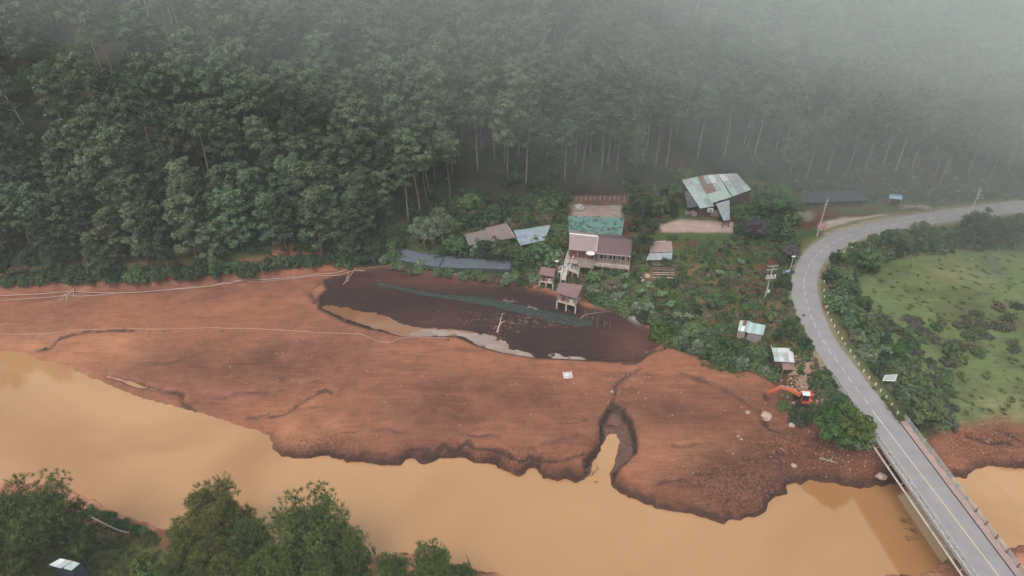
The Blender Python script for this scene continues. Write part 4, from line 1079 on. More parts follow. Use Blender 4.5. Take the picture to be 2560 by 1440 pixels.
plants([(2190, 790), (2330, 790), (2420, 770), (2560, 765), (2560, 880), (2480, 880), (2400, 900), (2330, 940), (2290, 920), (2250, 870)], 42, [SC, SC, GR, BW], 0.6, 1.15, 'shrub', 'in the scrub across the meadow', 1.5, name='shrub', seed=10)
plants([(2300, 940), (2360, 930), (2400, 1000), (2380, 1060), (2340, 1050)], 14, [SC, GR, BW], 0.6, 1.1, 'shrub', 'between the meadow and the river', 1.5, name='shrub', seed=11)
plants([(2050, 1050), (2090, 1030), (2130, 1060), (2155, 1100), (2120, 1112), (2060, 1075)], 10, [BR_, BR_, (V_GREEN, 'green')], 1.1, 1.5, 'bush', 'beside the bridge end', 1.2, seed=12)
plants([(1950, 640), (1990, 610), (1976, 700), (1990, 790), (2030, 870), (2080, 950), (2110, 1010), (2085, 1000), (2040, 900), (1985, 830), (1960, 740)], 26, [GR, BW, DK], 0.55, 1.0, 'bush', 'on the left shoulder of the road', 1.5, seed=13)
plants([(1600, 560), (1690, 480), (1712, 440), (1700, 520), (1660, 560)], 10, [DK, GR, BW], 1.2, 2.0, 'bush', 'left of the patched tin shack', 1.5, seed=14)
plants([(1830, 560), (1880, 500), (1960, 480), (2000, 520), (1990, 560), (1960, 610), (1860, 600)], 16, [DK, GR, BW], 1.1, 1.9, 'bush', 'right of the patched tin shack', 1.5, seed=15)
plants([(1930, 985), (1960, 1010), (2030, 1050), (2000, 1060), (1960, 1030)], 7, [DK, GR], 0.5, 0.9, 'bush', 'at the feet of the excavator', 1.5, seed=16)
plants([(185, 1275), (260, 1290), (330, 1315), (400, 1345), (380, 1352), (300, 1322), (200, 1290)], 10, [BR_, GR], 0.4, 0.75, 'bush', 'along the white pipe on the near bank', 1.5, seed=17)
plants([(330, 1420), (420, 1400), (640, 1400), (660, 1470), (320, 1470)], 9, [BR_, YE], 0.7, 1.2, 'bush', 'at the bottom edge below the near pines', 1.5, seed=18)
plants([(1745, 890), (1790, 905), (1850, 920), (1840, 935), (1760, 912)], 7, [BR_, YE], 0.35, 0.6, 'bush', 'at the rim of the red mud below the garden', 1.4, seed=19)
for i, (px, py, s) in enumerate([(1575, 640, 1.1), (1560, 700, .9), (1655, 745, 1.0), (1680, 770, 1.0), (1625, 720, .8), (1720, 800, .9), (1800, 690, .8), (1600, 735, .8), (1560, 725, .9), (1500, 735, .7), (1850, 660, .8), (1880, 640, .7)]):
    p = G(px, py); near = ('beside the main house', 'near the stacked planks', 'by the pale rocky drain', 'by the pale rocky drain', 'in the middle of the garden', 'below the garden rows', 'under the transformer pole', 'below the wooden racks', 'near the main house pond', 'right of the lower hut', 'near the purple tree', 'in the upper garden')[i]
    put('banana_plant', V_BAN[i % 3], (p.x, p.y, p.z - .1), s * .8, 'pale broad-leaved banana plant ' + near, 'banana plant', 'banana plants in the garden')

# separate broadleaf trees
def broad_tree(px, py, h, R, m, label, name='tree', seed=0, nl=60, puffs=26, trunk=bark_pale, size=0.33, cat='tree'):
    """px, py: where the foot stands"""
    p = G(px, py); e = empty(name, (p.x, p.y, p.z - .15), rnd.uniform(0, 6), label, cat)
    r = random.Random(seed); b = MB(); c = []; q = []
    b.tube([(0, 0, -.3), (.1, 0, h * .3), (0, .15, h * .6)], [0.045 * h * .5, .035 * h * .5, .02 * h * .5], 7)
    for i in range(puffs):
        az = i * 2.399 + r.uniform(-.4, .4); t = (i + .5) / puffs; rr = R * math.sqrt(t) * r.uniform(.65, 1.0); z = h * (0.48 + 0.46 * (1 - (rr / R) ** 2) * r.uniform(.6, 1.1)) if i % 3 else h * r.uniform(.38, .6)
        tip = (math.cos(az) * rr, math.sin(az) * rr, z); c.append(tip); q.append(r.uniform(.2, .33) * R); nl_ = int(nl * 1.3)
        b.tube([(0, .05, h * (.3 + .2 * (1 - t))), (tip[0] * .55, tip[1] * .55, z * .82), tip], [.035 * R, .022 * R, .01 * R], 4)
    link_o = b.build('trunk', trunk, e)
    v, f, tt = leaves(c, q, nl_, size, np.random.default_rng(seed + 5), elong=1.6, up=.5, flat=.72, out=.9)
    link(bpy.data.objects.new('crown', np_mesh('crown', v, f, m, {'tint': ('FLOAT', tt)})), e)
    return e
T = [(1062, 618, 9.5, 4.4, L_PALE, 'pale green tree with bright leaf rosettes behind the net shed', 46), (1108, 612, 12, 3.2, L_PALE, 'taller slender pale tree with whitish top beside the paler round tree', 40),
     (1138, 640, 6.5, 3.2, L_GREEN, 'rounded green tree at the end of the long brown roof', 60), (1600, 640, 12.5, 4.6, L_DARK, 'big dark tree between the main house and the small pink roofed shed', 80),
     (1590, 560, 11, 4.4, L_DARK, 'dark leafy tree right of the teal roofed shed', 70), (1645, 545, 7, 3.0, L_GREEN, 'small leafy tree at the end of the dirt yard', 50), (1935, 545, 11, 4.6, L_GREEN, 'yellow-green spreading tree right of the patched tin shack', 64),
     (1880, 600, 7, 3.6, L_PURPLE, 'purple flowering tree beyond the garden', 60), (1975, 650, 4.5, 2.2, L_PURPLE, 'small purple shrub tree at the road shoulder', 50), (2085, 1105, 6.5, 4.0, L_BRIGHT, 'broad bright green tree at the left end of the bridge', 110),
     (2130, 1100, 6.0, 3.4, L_BRIGHT, 'second bright green tree touching the bridge railing', 100), (2300, 1075, 7.5, 3.9, L_GREEN, 'dense green tree at the start of the bridge footpath', 90), (2425, 620, 12, 4.8, L_DARK, 'tall dark tree in front of the far road', 80),
     (2520, 610, 9, 4.4, L_DARK, 'dark tree at the right end of the hedge below the far road', 70), (2300, 615, 7, 4.2, L_GREEN, 'wide green tree below the lay-by road', 70), (2165, 680, 7, 3.4, L_GREEN, 'green tree on the inner side of the road bend', 70),
     (2240, 620, 6, 3.3, L_GREEN, 'green tree on the bank above the meadow corner', 60), (880, 660, 8, 4.0, L_DARK, 'dark round tree where the pipes end', 70), (1480, 705, 3.2, 1.8, L_GREEN, 'small round shrub tree beside the walkway stairs', 50),
     (1250, 650, 6, 3.3, L_GREEN, 'deep green orchard tree above the middle of the net sheds', 60), (1215, 645, 5.5, 3.0, L_DARK, 'dark orchard tree behind the right net shed span', 60), (1350, 650, 5.5, 3.2, L_GREEN, 'green tree left of the main house verandah', 60),
     (2235, 900, 4.5, 2.4, L_BRIGHT, 'light green tree above the large roadside signboard', 60), (1530, 735, 4.5, 2.4, L_BROWN, 'brownish leafy tree right of the dark house pond', 50), (1780, 770, 4, 2.2, L_GREEN, 'green fruit tree in the middle of the lower garden', 50)]
for i, (px, py, h, R, m, lb, nl) in enumerate(T): broad_tree(px, py, h, R, m, lb, seed=40 + i, nl=nl)

# foreground pines on the near bank
NEAR = [pine_meshes(500 + i, (15.0, 13.0, 12.0, 14)[i], (0.32, 0.26, 0.22, 0.42)[i], (5.4, 4.8, 4.2, 4.6)[i], (74, 66, 56, 60)[i], detail=True) for i in range(4)]
def near_pine(px, py, v, s, label, rz=0.0):
    """px, py: where the top of the tree is seen"""
    h = (15.0, 13.0, 12.0, 14)[v] * s; z = 4.0
    for _ in range(12):
        p = P(px, py, z + h); z = gz(p.x, p.y) * .7 + z * .3
    return tree('pine_tree', NEAR[v], (p.x, p.y, gz(p.x, p.y) - .2), s, rz, label, 'pine tree', 'near pines at the bottom left')
for px, py, v, s, lb in [(525, 1212, 3, 1.0, 'near open-crowned pine reaching highest against the river, bottom left'), (462, 1282, 1, .74, 'near bushy pine left of the highest one'), (765, 1258, 0, 1.0, 'near pine with the widest rounded crown and bare branches showing'),
                         (860, 1320, 1, .82, 'near pine at the right shoulder of the widest crown'), (610, 1300, 2, .9, 'near pine filling the gap between the two tallest crowns'), (60, 1224, 0, 1.0, 'near dark pine at the left edge above the hut'),
                         (135, 1238, 2, .8, 'near pine at the right edge of the left dark clump'), (-20, 1260, 1, 1.0, 'near dark pine cut by the left edge of the frame'), (-5, 1350, 2, .8, 'near dark pine below the left clump beside the hut'), (1085, 1368, 3, .72, 'near pine crown at the bottom right of the near bank'),
                         (985, 1388, 1, .72, 'low near pine crown left of the bottom right one'), (1150, 1400, 2, .6, 'smallest near pine crown at the river edge'), (520, 1360, 2, .9, 'near pine low in front of the highest one'), (680, 1368, 1, .8, 'near pine low in front of the gap'),
                         (420, 1378, 2, .5, 'small near pine beside the grassy clearing'), (800, 1400, 2, .8, 'near pine low in front of the widest crown'), (600, 1400, 1, .7, 'near pine at the bottom edge under the gap'), (700, 1410, 2, .7, 'near pine at the bottom edge right of the gap'), (440, 1408, 2, .6, 'near pine at the bottom edge beside the grass'), (880, 1408, 2, .62, 'near pine at the bottom edge, rightmost of the big group')]:
    near_pine(px, py + 36, v, s, lb, rnd.uniform(0, 6))

# ------------------------------------------------------------------ masses nobody could count
def gnscatter(name, meshes, poly_list, n, s0, s1, label, cat, seed, cond=None):
    r = random.Random(seed); P3 = []; pats = [bpy.data.objects.new(name + '_pattern', m) for m in meshes]
    for poly, share in poly_list:
        xs = [p[0] for p in poly]; ys = [p[1] for p in poly]; k = 0; tr = 0; N_ = int(n * share)
        while k < N_ and tr < N_ * 8:
            tr += 1; px, py = r.uniform(min(xs), max(xs)), r.uniform(min(ys), max(ys))
            if not pin(px, py, poly): continue
            p = G(px, py)
            if dw_at(p.x, p.y) < 0.6 or dr_at(p.x, p.y) < 3.4: continue
            if cond and not cond(px, py, p): continue
            P3.append((p.x, p.y, p.z - .05)); k += 1
    return scatter_gn(name, pats, P3, [r.uniform(0, 6.28) for _ in P3], [r.uniform(s0, s1) for _ in P3], [r.randrange(len(meshes)) for _ in P3], label, cat)
VEGPX = [([(2165, 900), (2190, 900), (2340, 1050), (2270, 1045)], .05), ([(960, 660), (1400, 560), (1560, 640), (1980, 560), (1990, 860), (1940, 950), (1760, 895), (1640, 820), (1560, 780), (1400, 730), (1200, 700)], .42), ([(2130, 610), (2560, 540), (2560, 620), (2240, 645), (2150, 700), (2090, 680)], .14), ([(2070, 690), (2130, 700), (2150, 760), (2230, 880), (2190, 900), (2100, 810)], .07),
         ([(0, 695), (780, 650), (780, 668), (0, 718)], .10), ([(1560, 470), (2100, 450), (2560, 470), (2560, 500), (2100, 510), (1900, 560), (1560, 540)], .12), ([(1000, 600), (1400, 480), (1420, 560), (1100, 640)], .10), ([(1960, 600), (2090, 980), (2160, 1100), (2040, 1060), (1960, 800)], .06)]
gnscatter('undergrowth', V_SMALL, VEGPX, 3400, .5, 1.25, 'low mixed undergrowth covering the ground between trees and sheds', 'undergrowth', 31)
gnscatter('thicket', [V_GREEN[0], V_GREEN[1], V_DARK[0], V_BROWN[0]], [([(0, 690), (780, 650), (780, 664), (0, 712)], .14), ([(1060, 500), (1420, 500), (1415, 580), (1280, 640), (1080, 610)], .2), ([(1460, 735), (1560, 762), (1760, 850), (1940, 950), (1860, 925), (1650, 850), (1560, 783)], .2), ([(2064, 700), (2110, 840), (2290, 1060), (2345, 1050), (2230, 890), (2140, 730), (2090, 640)], .28), ([(2125, 625), (2560, 550), (2560, 600), (2240, 640), (2170, 680)], .18)], 260, .6, 1.15, 'tangled bushes filling the gaps in the hedges and banks', 'thicket', 36)
gnscatter('forest_undergrowth', [V_DARK[0], V_DARK[1], V_SMALL[3], V_SMALL[0]], [([(0, 60), (1200, 150), (2560, 200), (2560, 470), (1700, 440), (1300, 500), (900, 620), (0, 690)], 1.0)], 1300, .45, 1.3, 'dark undergrowth beneath the pines on the slope', 'undergrowth', 32)
gnscatter('meadow_grass', V_GRASS, [([(2150, 760), (2200, 700), (2300, 640), (2560, 640), (2560, 1030), (2380, 1050), (2250, 900)], 1.0)], 260, .4, 1.1, 'rough tussocky grass over the meadow', 'grass', 33)
gnscatter('bank_grass', V_GRASS, [([(180, 1285), (400, 1340), (400, 1470), (150, 1470)], .6), ([(1740, 890), (1900, 930), (1850, 945), (1750, 915)], .1), ([(2075, 900), (2100, 880), (2270, 1060), (2250, 1060)], .3)], 500, .5, 1.1, 'grass on the near bank and the road verge', 'grass', 34)
gnscatter('ridge_shrubs', [V_BRIGHT[0], V_YEL[0]], [([(30, 190), (120, 160), (270, 75), (285, 95), (150, 180), (60, 215)], .6), ([(40, 215), (250, 195), (240, 215), (60, 235)], .25), ([(390, 0), (640, 0), (520, 90), (430, 60)], .15)], 150, .6, 1.3, 'light green strip of low scrub running up the open ridge', 'scrub', 35)
# ------------------------------------------------------------------ buildings and things
def part(b, name, m, e, parent=None, smooth=False):
    off = Vector(e.location); b.v = [tuple(Vector(v) - off) for v in b.v]
    o = b.build(name, m, parent or e, smooth=smooth); return o
def lerp(a, b, t): return Vector(a) + (Vector(b) - Vector(a)) * t
def bil(q, u, v):
    """q = TL,TR,BR,BL"""
    return lerp(lerp(q[0], q[1], u), lerp(q[3], q[2], u), v)
def wall(b, p, q, zb, th=0.12):
    p = Vector(p); q = Vector(q); d = (q - p); d.z = 0; n = Vector((d.y, -d.x, 0)).normalized() * th / 2
    zbp = zb if not isinstance(zb, tuple) else zb[0]; zbq = zb if not isinstance(zb, tuple) else zb[1]
    def g(v, s, z): return (v.x + n.x * s, v.y + n.y * s, z)
    return b.hexa([g(p, -1, zbp), g(q, -1, zbq), g(q, 1, zbq), g(p, 1, zbp), g(p, -1, p.z), g(q, -1, q.z), g(q, 1, q.z), g(p, 1, p.z)])
def roof_world(px4, hf, rise, hfz=None):
    TL, TR, BRr, BLl = px4
    f = G((BRr[0] + BLl[0]) / 2, (BRr[1] + BLl[1]) / 2, hf) if hfz is None else None
    zf = f.z if hfz is None else hfz
    zb = zf + rise
    return [P(*TL, zb), P(*TR, zb), P(*BRr, zf), P(*BLl, zf)]
def sheets(e, q, cols, rows, mats_, th=0.06, seed=0, name='roof_sheet', gap=0.0, jit=0.0, labels=None):
    r = random.Random(seed); k = 0
    for j in range(rows):
        for i in range(cols):
            u0, u1, v0, v1 = i / cols, (i + 1) / cols, j / rows, (j + 1) / rows
            z = Vector((0, 0, 0.012 * ((i + j) % 2) - 0.02 * j + r.uniform(0, jit)))
            c = [bil(q, u0, v1) + z, bil(q, u1 - gap, v1) + z, bil(q, u1 - gap, v0) + z, bil(q, u0, v0) + z]
            c = [a + Vector((r.uniform(-jit, jit), r.uniform(-jit, jit), 0)) for a in c]
            o = part(MB().slab(c, th), name, mats_[k % len(mats_)], e); k += 1
def walls(e, q, m, inset=0.08, drop=0.1, sides=(0, 1, 2, 3), base=None, name='wall'):
    w4 = [bil(q, inset, inset) , bil(q, 1 - inset, inset), bil(q, 1 - inset, 1 - inset), bil(q, inset, 1 - inset)]
    w4 = [p - Vector((0, 0, drop)) for p in w4]
    for s in sides:
        a, b_ = w4[s], w4[(s + 1) % 4]
        zb = (gz(a.x, a.y) - .3, gz(b_.x, b_.y) - .3) if base is None else base
        # shorten one end so that corners butt
        d = (b_ - a); d = d * (0.09 / max(d.length, .1))
        part(wall(MB(), a + d, b_ - d * 0, zb), name, m, e)
    return w4
def posts(e, pts, m, w=0.16, name='post', top=None, base=None):
    for p in pts:
        zb = gz(p[0], p[1]) - .3 if base is None else base
        part(MB().box(p[0] - w / 2, p[0] + w / 2, p[1] - w / 2, p[1] + w / 2, zb, p[2]), name, m, e)
def site(name, q, label, cat, group=None):
    c = sum(q, Vector((0, 0, 0))) / 4; c.z = gz(c.x, c.y)
    return empty(name, c, 0, label, cat, group)
wood = mat('weathered_wood', (0.30, 0.225, 0.18), (0.17, 0.125, 0.10), 0.9, 1.5)
wood_p = mat('pale_wood', (0.50, 0.42, 0.35), (0.33, 0.27, 0.22), 0.85, 1.5)
wood_d = mat('dark_wood', (0.085, 0.055, 0.045), (0.05, 0.035, 0.03), 0.9, 1.5)
white = mat('white_trim', (0.72, 0.71, 0.69), (0.55, 0.53, 0.51), 0.6, 2.0)
brick_red = mat('red_wall', (0.26, 0.085, 0.07), (0.16, 0.06, 0.05), 0.85, 1.5)
plaster = mat('plaster', (0.36, 0.31, 0.28), (0.25, 0.21, 0.19), 0.9, 0.8)
R_MAUVE = roof_mat('pale_mauve_roof', (0.285, 0.215, 0.205), (0.245, 0.185, 0.178), amount=0.12, stain=(0.22, 0.18, 0.16))
R_DMAUVE = roof_mat('dark_mauve_roof', (0.140, 0.084, 0.094), (0.115, 0.070, 0.080), amount=0.12, stain=(0.12, 0.09, 0.08))
R_TEAL = roof_mat('teal_roof', (0.105, 0.225, 0.205), (0.088, 0.185, 0.170), amount=0.85, stain=(0.20, 0.19, 0.15), scale=0.9)
R_GREY = roof_mat('grey_sheet', (0.30, 0.32, 0.33), (0.22, 0.235, 0.24), amount=0.6, stain=(0.17, 0.14, 0.12))
R_PALEG = roof_mat('pale_green_sheet', (0.37, 0.45, 0.42), (0.28, 0.36, 0.33), amount=0.5, stain=(0.2, 0.19, 0.16))
R_RUST = roof_mat('rusty_sheet', (0.22, 0.135, 0.11), (0.15, 0.095, 0.08), amount=0.6, stain=(0.33, 0.3, 0.28))
R_WHITE = roof_mat('whitish_sheet', (0.56, 0.55, 0.55), (0.44, 0.43, 0.44), amount=0.5, stain=(0.33, 0.27, 0.25))
R_SPECK = roof_mat('speckled_sheet', (0.46, 0.48, 0.48), (0.16, 0.16, 0.165), amount=0.5, stain=(0.12, 0.1, 0.1), scale=1.6)
R_PINK = roof_mat('pinkish_roof', (0.30, 0.21, 0.205), (0.24, 0.17, 0.165), amount=0.2)
R_BLUE = roof_mat('blue_roof', (0.14, 0.29, 0.42), (0.11, 0.24, 0.36), amount=0.1)
SHADE = mat('shade_net', (0.105, 0.122, 0.148), (0.078, 0.092, 0.112), 0.9, 0.6, bump=0.03)
TARP_B = mat('blue_grey_tarp', (0.25, 0.30, 0.35), (0.17, 0.21, 0.25), 0.6, 0.5, bump=0.15)

# main house: two roofs side by side, verandah on stilts
ZH = None
qL = roof_world([(1424, 585), (1495, 592), (1490, 630), (1422, 624)], 4.6, 1.5)
e = site('house', qL + [], 'main stilt house with one pale and one dark mauve roof and a white ridge cap', 'house')
zf = qL[3].z; qR = [P(1496, 594, zf + 1.3), P(1582, 599, zf + 1.3), P(1577, 641, zf - .15), P(1490, 633, zf - .15)]
def roof1(e, q, m, name='roof', th=0.1):
    return part(MB().slab([q[3], q[2], q[1], q[0]], th), name, m, e)
roof1(e, qL, R_MAUVE); roof1(e, qR, R_DMAUVE)
part(MB().bar(qL[0] + Vector((0, .12, .06)), qL[1] + Vector((0, .12, .06)), .55, .12), 'ridge_cap', white, e)
part(MB().bar(qL[1] + Vector((.03, 0, .05)), qL[2] + Vector((.03, 0, .05)), .28, .1), 'verge_flashing', mat('pale_trim', (0.42, 0.36, 0.36), None, .7), e)
part(MB().bar(qR[3] + Vector((0, -.1, 0)), qR[2] + Vector((0, -.1, 0)), .22, .16), 'gutter', mat('gutter', (0.40, 0.30, 0.29), None, .7), e)
# hidden back slopes of the gables
for q, m in ((qL, R_MAUVE), (qR, R_DMAUVE)):
    bq = [q[0] + Vector((0, 4.2, -1.4)), q[1] + Vector((0, 4.2, -1.4)), q[1] + Vector((0, .02, -.01)), q[0] + Vector((0, .02, -.01))]
    roof1(e, bq, m)
fz = zf - 2.9
for q, mw in ((qL, brick_red), (qR, plaster)):
    walls(e, [q[0] + Vector((0, 1.5, 0)), q[1] + Vector((0, 1.5, 0)), q[2] + Vector((0, 1.2, 0)), q[3] + Vector((0, 1.2, 0))], mw, .05, .45, base=fz)
wl = bil(qR, .5, 1)
for u_ in (.15, .42, .7):
    p = bil(qR, u_, 1) + Vector((0, 1.05, -1.9)); part(MB().box(p.x, p.x + 1.3, p.y - .16, p.y - .02, p.z, p.z + 1.0), 'window', mat('dark_glass', (.03, .035, .04), None, .2), e)
# verandah deck and railing
for (px, py, w_) in ((1422, 630, 0), ):
    pass
vL, vR = bil(qL, 0, 1), bil(qR, 1, 1)
d_ = (vR - vL); d_.z = 0; Lw = d_.length; d_.normalize(); n_ = Vector((d_.y, -d_.x, 0))
for k in range(13):
    a = vL + d_ * (Lw * k / 13); b_ = vL + d_ * (Lw * (k + 1) / 13 - .05)
    part(MB().hexa([Vector((v.x, v.y, z)) for z in (fz - .15, fz + .0) for v in (a + n_ * 1.9, b_ + n_ * 1.9, b_ - n_ * 2.2, a - n_ * 2.2)]), 'plank', wood, e)
for k in range(8):
    p = vL + d_ * (Lw * k / 7 * .98 + .15) + n_ * 1.75
    part(MB().box(p.x - .09, p.x + .09, p.y - .09, p.y + .09, gz(p.x, p.y) - .3, fz - .16), 'stilt', concrete, e)
    part(MB().box(p.x - .05, p.x + .05, p.y - .05, p.y + .05, fz + .002, fz + .95), 'railing_post', white, e)
    p2 = vL + d_ * (Lw * k / 7 * .98 + .15) + n_ * .25
    part(MB().box(p2.x - .07, p2.x + .07, p2.y - .07, p2.y + .07, fz + .002, zf - .22), 'post', wood_p, e)
for zz_ in (.4, .9):
    a = vL + n_ * 1.75; b_ = vR + n_ * 1.75; part(MB().bar((a.x, a.y, fz + zz_), (b_.x, b_.y, fz + zz_), .07), 'handrail', white, e)

# teal roofed shed behind the house
q = roof_world([(1421, 540), (1561, 544), (1553, 596), (1422, 590)], 3.4, 1.0)
e = site('shed', q, 'shed with a wide teal sheet roof strewn with fallen leaves, behind the main house', 'shed')
sheets(e, q, 7, 1, [R_TEAL], seed=2); walls(e, q, plaster)
fl = []
for k in range(150):
    u_, v_ = rnd.random(), rnd.random()
    if rnd.random() > .35 + .5 * (v_ > .5) + .4 * (u_ < .4): continue
    p = bil(q, min(.98, u_), min(.96, v_)) + Vector((0, 0, .07)); fl.append(p)
lf = MB()
for p in fl:
    for j in range(5):
        a = rnd.uniform(0, 6.28); c = p + Vector((rnd.gauss(0, .3), rnd.gauss(0, .3), .0)); s = rnd.uniform(.14, .38)
        lf.add([c + Vector((math.cos(a + t) * s, math.sin(a + t) * s * .5, rnd.uniform(.005, .05))) for t in (0, 1.57, 3.14, 4.71)], [(0, 1, 2, 3)])
o = part(lf, 'fallen_leaves', mat('dry_leaves', (0.045, 0.05, 0.035), (0.10, 0.09, 0.06), .9, 3.0), e); o['kind'] = 'stuff'

# long brown and green roofed shed, left
q = roof_world([(1161, 586), (1266, 562), (1287, 594), (1172, 614)], 3.2, 1.3)
e = site('shed', q, 'long shed with a brown roof sinking among dark bushes left of the house', 'shed')
part(MB().slab([bil(q, 0, 1), bil(q, .5, 1), bil(q, .5, 0), bil(q, 0, 0)], .06), 'roof_sheet', roof_mat('dull_brown_sheet', (0.165, 0.135, 0.13), (0.13, 0.11, 0.105), amount=.2), e)
part(MB().slab([bil(q, .5, 1.0) + Vector((0, 0, .02)), bil(q, 1, 1.0) + Vector((0, 0, .02)), bil(q, 1, -.12) + Vector((0, 0, .02)), bil(q, .5, -.12) + Vector((0, 0, .02))], .06), 'roof_sheet', roof_mat('dull_red_sheet', (0.20, 0.145, 0.14), (0.16, 0.12, 0.118), amount=.2), e)
part(MB().bar(bil(q, 1, -.12) + Vector((.05, 0, .07)), bil(q, 1, 1) + Vector((.05, 0, .07)), .22, .1), 'verge_flashing', mat('pink_trim', (0.42, 0.27, 0.25), None, .7), e)
walls(e, q, mat('dim_wall', (0.12, 0.10, 0.09), None, .9))
# blue grey tarp roof next to it
q = roof_world([(1284, 577), (1376, 563), (1362, 602), (1300, 614)], 2.9, 0.8)
e = site('shelter', q, 'open shelter roofed with a wrinkled blue grey tarpaulin right of the long brown roof', 'shelter')
sheets(e, q, 2, 2, [TARP_B, roof_mat('faded_green_sheet', (0.20, 0.27, 0.26), (0.24, 0.28, 0.29), amount=.4), TARP_B], seed=5, jit=.12)
posts(e, [bil(q, u_, v_) - Vector((0, 0, .12)) for u_ in (.06, .94) for v_ in (.08, .92)], wood)

# shade net sheds by the mud
for px4, lb, sd in (([(1006, 620), (1113, 639), (1096, 668), (990, 648)], 'left span of the long low dark blue-grey shade net shed', 7), ([(1114, 640), (1279, 649), (1276, 673), (1099, 668)], 'right span of the long low dark blue-grey shade net shed', 8)):
    q = roof_world(px4, 1.7, .15); e = site('net_shed', q, lb, 'net shed', 'shade net sheds above the dark mud')
    b = MB(); nu, nv = 16, 6; V = []; r = random.Random(sd)
    for j in range(nv + 1):
        for i in range(nu + 1):
            p = bil(q, i / nu, j / nv); p.z += -.16 * abs(math.sin(i * math.pi / 2)) * math.sin(j / nv * math.pi) + r.uniform(-.05, .05); V.append(p)
    b.add(V, [(j * (nu + 1) + i, (j + 1) * (nu + 1) + i, (j + 1) * (nu + 1) + i + 1, j * (nu + 1) + i + 1) for j in range(nv) for i in range(nu)])
    o = part(b, 'net_roof', SHADE, e, smooth=True); sm = o.modifiers.new('thickness', 'SOLIDIFY'); sm.thickness = .03
    b = MB()
    for a, c in ((q[3], q[2]), (q[2], q[1])):
        for k in range(6):
            p0 = lerp(a, c, k / 6) - Vector((0, 0, .06)); p1 = lerp(a, c, (k + 1) / 6) - Vector((0, 0, .06)); wall(b, p0, p1, (gz(p0.x, p0.y), gz(p1.x, p1.y)), .03)
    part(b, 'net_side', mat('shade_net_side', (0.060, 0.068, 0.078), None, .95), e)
    posts(e, [bil(q, u_, v_) - Vector((0, 0, .22)) for u_ in (.01, .25, .5, .75, .99) for v_ in (.04, .96)], concrete, .1)

# patched tin shack
zt = G(1790, 520, 3.4).z
e = empty('tin_shack', G(1800, 500), 0, 'large shack under a patchwork of green, grey and rusty tin sheets at the forest edge', 'shack')
def tq(px4, zs): return [P(a, b_, z) for (a, b_), z in zip(px4, zs)]
q1 = tq([(1704, 450), (1745, 441), (1786, 515), (1751, 521)], (zt + 1.8, zt + 2.1, zt + .1, zt))
sheets(e, q1, 2, 4, [R_SPECK, R_PALEG, R_PALEG, R_SPECK, R_PALEG, R_PALEG, R_PALEG, R_GREY], seed=3, jit=.05)
q2 = tq([(1744, 440), (1794, 436), (1829, 492), (1779, 508)], (zt + 2.5, zt + 2.5, zt + .45, zt + .4))
sheets(e, q2, 4, 3, [R_RUST, R_SPECK, R_WHITE, R_SPECK, R_RUST, R_RUST, R_SPECK, R_PALEG, R_PALEG, R_PALEG, R_PALEG, R_PALEG], seed=4, jit=.06)
q3 = tq([(1795, 436), (1842, 433), (1878, 474), (1832, 491)], (zt + 2.3, zt + 2.2, zt + .5, zt + .3))
sheets(e, q3, 3, 3, [R_WHITE, R_SPECK, R_GREY, R_SPECK, R_GREY, R_GREY, R_PALEG, R_GREY, R_PALEG], seed=5, jit=.06)
q4 = tq([(1789, 509), (1824, 500), (1824, 549), (1809, 552)], (zt + .15, zt + .15, zt - 1.1, zt - 1.2))
sheets(e, q4, 2, 2, [R_GREY, R_GREY, R_GREY, TARP_B], seed=6, jit=.05)
q5 = tq([(1712, 478), (1728, 477), (1750, 515), (1718, 520)], (zt + .9, zt + .9, zt - .2, zt - .2))
sheets(e, q5, 1, 2, [mat('dark_sheet', (0.09, 0.10, 0.11), (0.06, 0.065, 0.07), .7), mat('dark_sheet', (0, 0, 0))], seed=8, jit=.02)
part(MB().bar(P(1729, 489, zt + .9), P(1744, 488, zt + .9), .35, .06), 'white_board', white, e)
wt = mat('shack_wall', (0.10, 0.055, 0.05), (0.06, 0.04, 0.035), .9)
for a, c in ((q1[3], q1[2]), (q1[0], q1[3]), (q3[2], q2[2]), (q3[1], q3[2]), (q1[2], q2[3])):
    a = a - Vector((0, 0, .25)); c = c - Vector((0, 0, .25)); a = a + Vector((0, .4, 0)); c = c + Vector((0, .4, 0)); part(wall(MB(), a, c, (gz(a.x, a.y) - .2, gz(c.x, c.y) - .2)), 'wall', wt, e)
wq = P(1776, 524, zt - .8); part(MB().box(wq.x - .8, wq.x + .7, wq.y - .25, wq.y - .05, wq.z - .7, wq.z + .4), 'window', white, e); part(MB().box(wq.x - .5, wq.x + .45, wq.y - .3, wq.y - .252, wq.z - .5, wq.z + .2), 'shutter', mat('grey_shutter', (.2, .24, .24), None, .7), e)
posts(e, [p - Vector((0, 0, .1)) for p in (q1[0], q3[1], q4[2], q4[3])], wood_d)
# covered pile in front of it
pa, pb = G(1714, 541), G(1806, 541)
e = empty('timber_pile', (pa + pb) / 2, 0, 'long covered timber pile under grey sheets in front of the patched tin shack', 'timber pile')
for k in range(7):
    a = lerp(pa, pb, k / 7); c = lerp(pa, pb, (k + 1) / 7 - .008); h0 = 1.1 + .12 * (k % 2)
    part(MB().hexa([(v.x, v.y + dy, z) for z in (gz(a.x, a.y) + .05, a.z + h0) for v, dy in ((a, 0), (c, 0), (c, 1.5), (a, 1.5))]), 'cover_sheet', roof_mat('dusty_sheet', (0.29, 0.22, 0.225), (0.22, 0.17, 0.175), amount=.4), e)
for k in range(5):
    a = lerp(pa, pb, .35 + k * .045) + Vector((0, -1.2, .14 + .0 * k)); part(MB().bar(a, a + Vector((1.5, -.1, .02)), .12), 'log', wood, e)

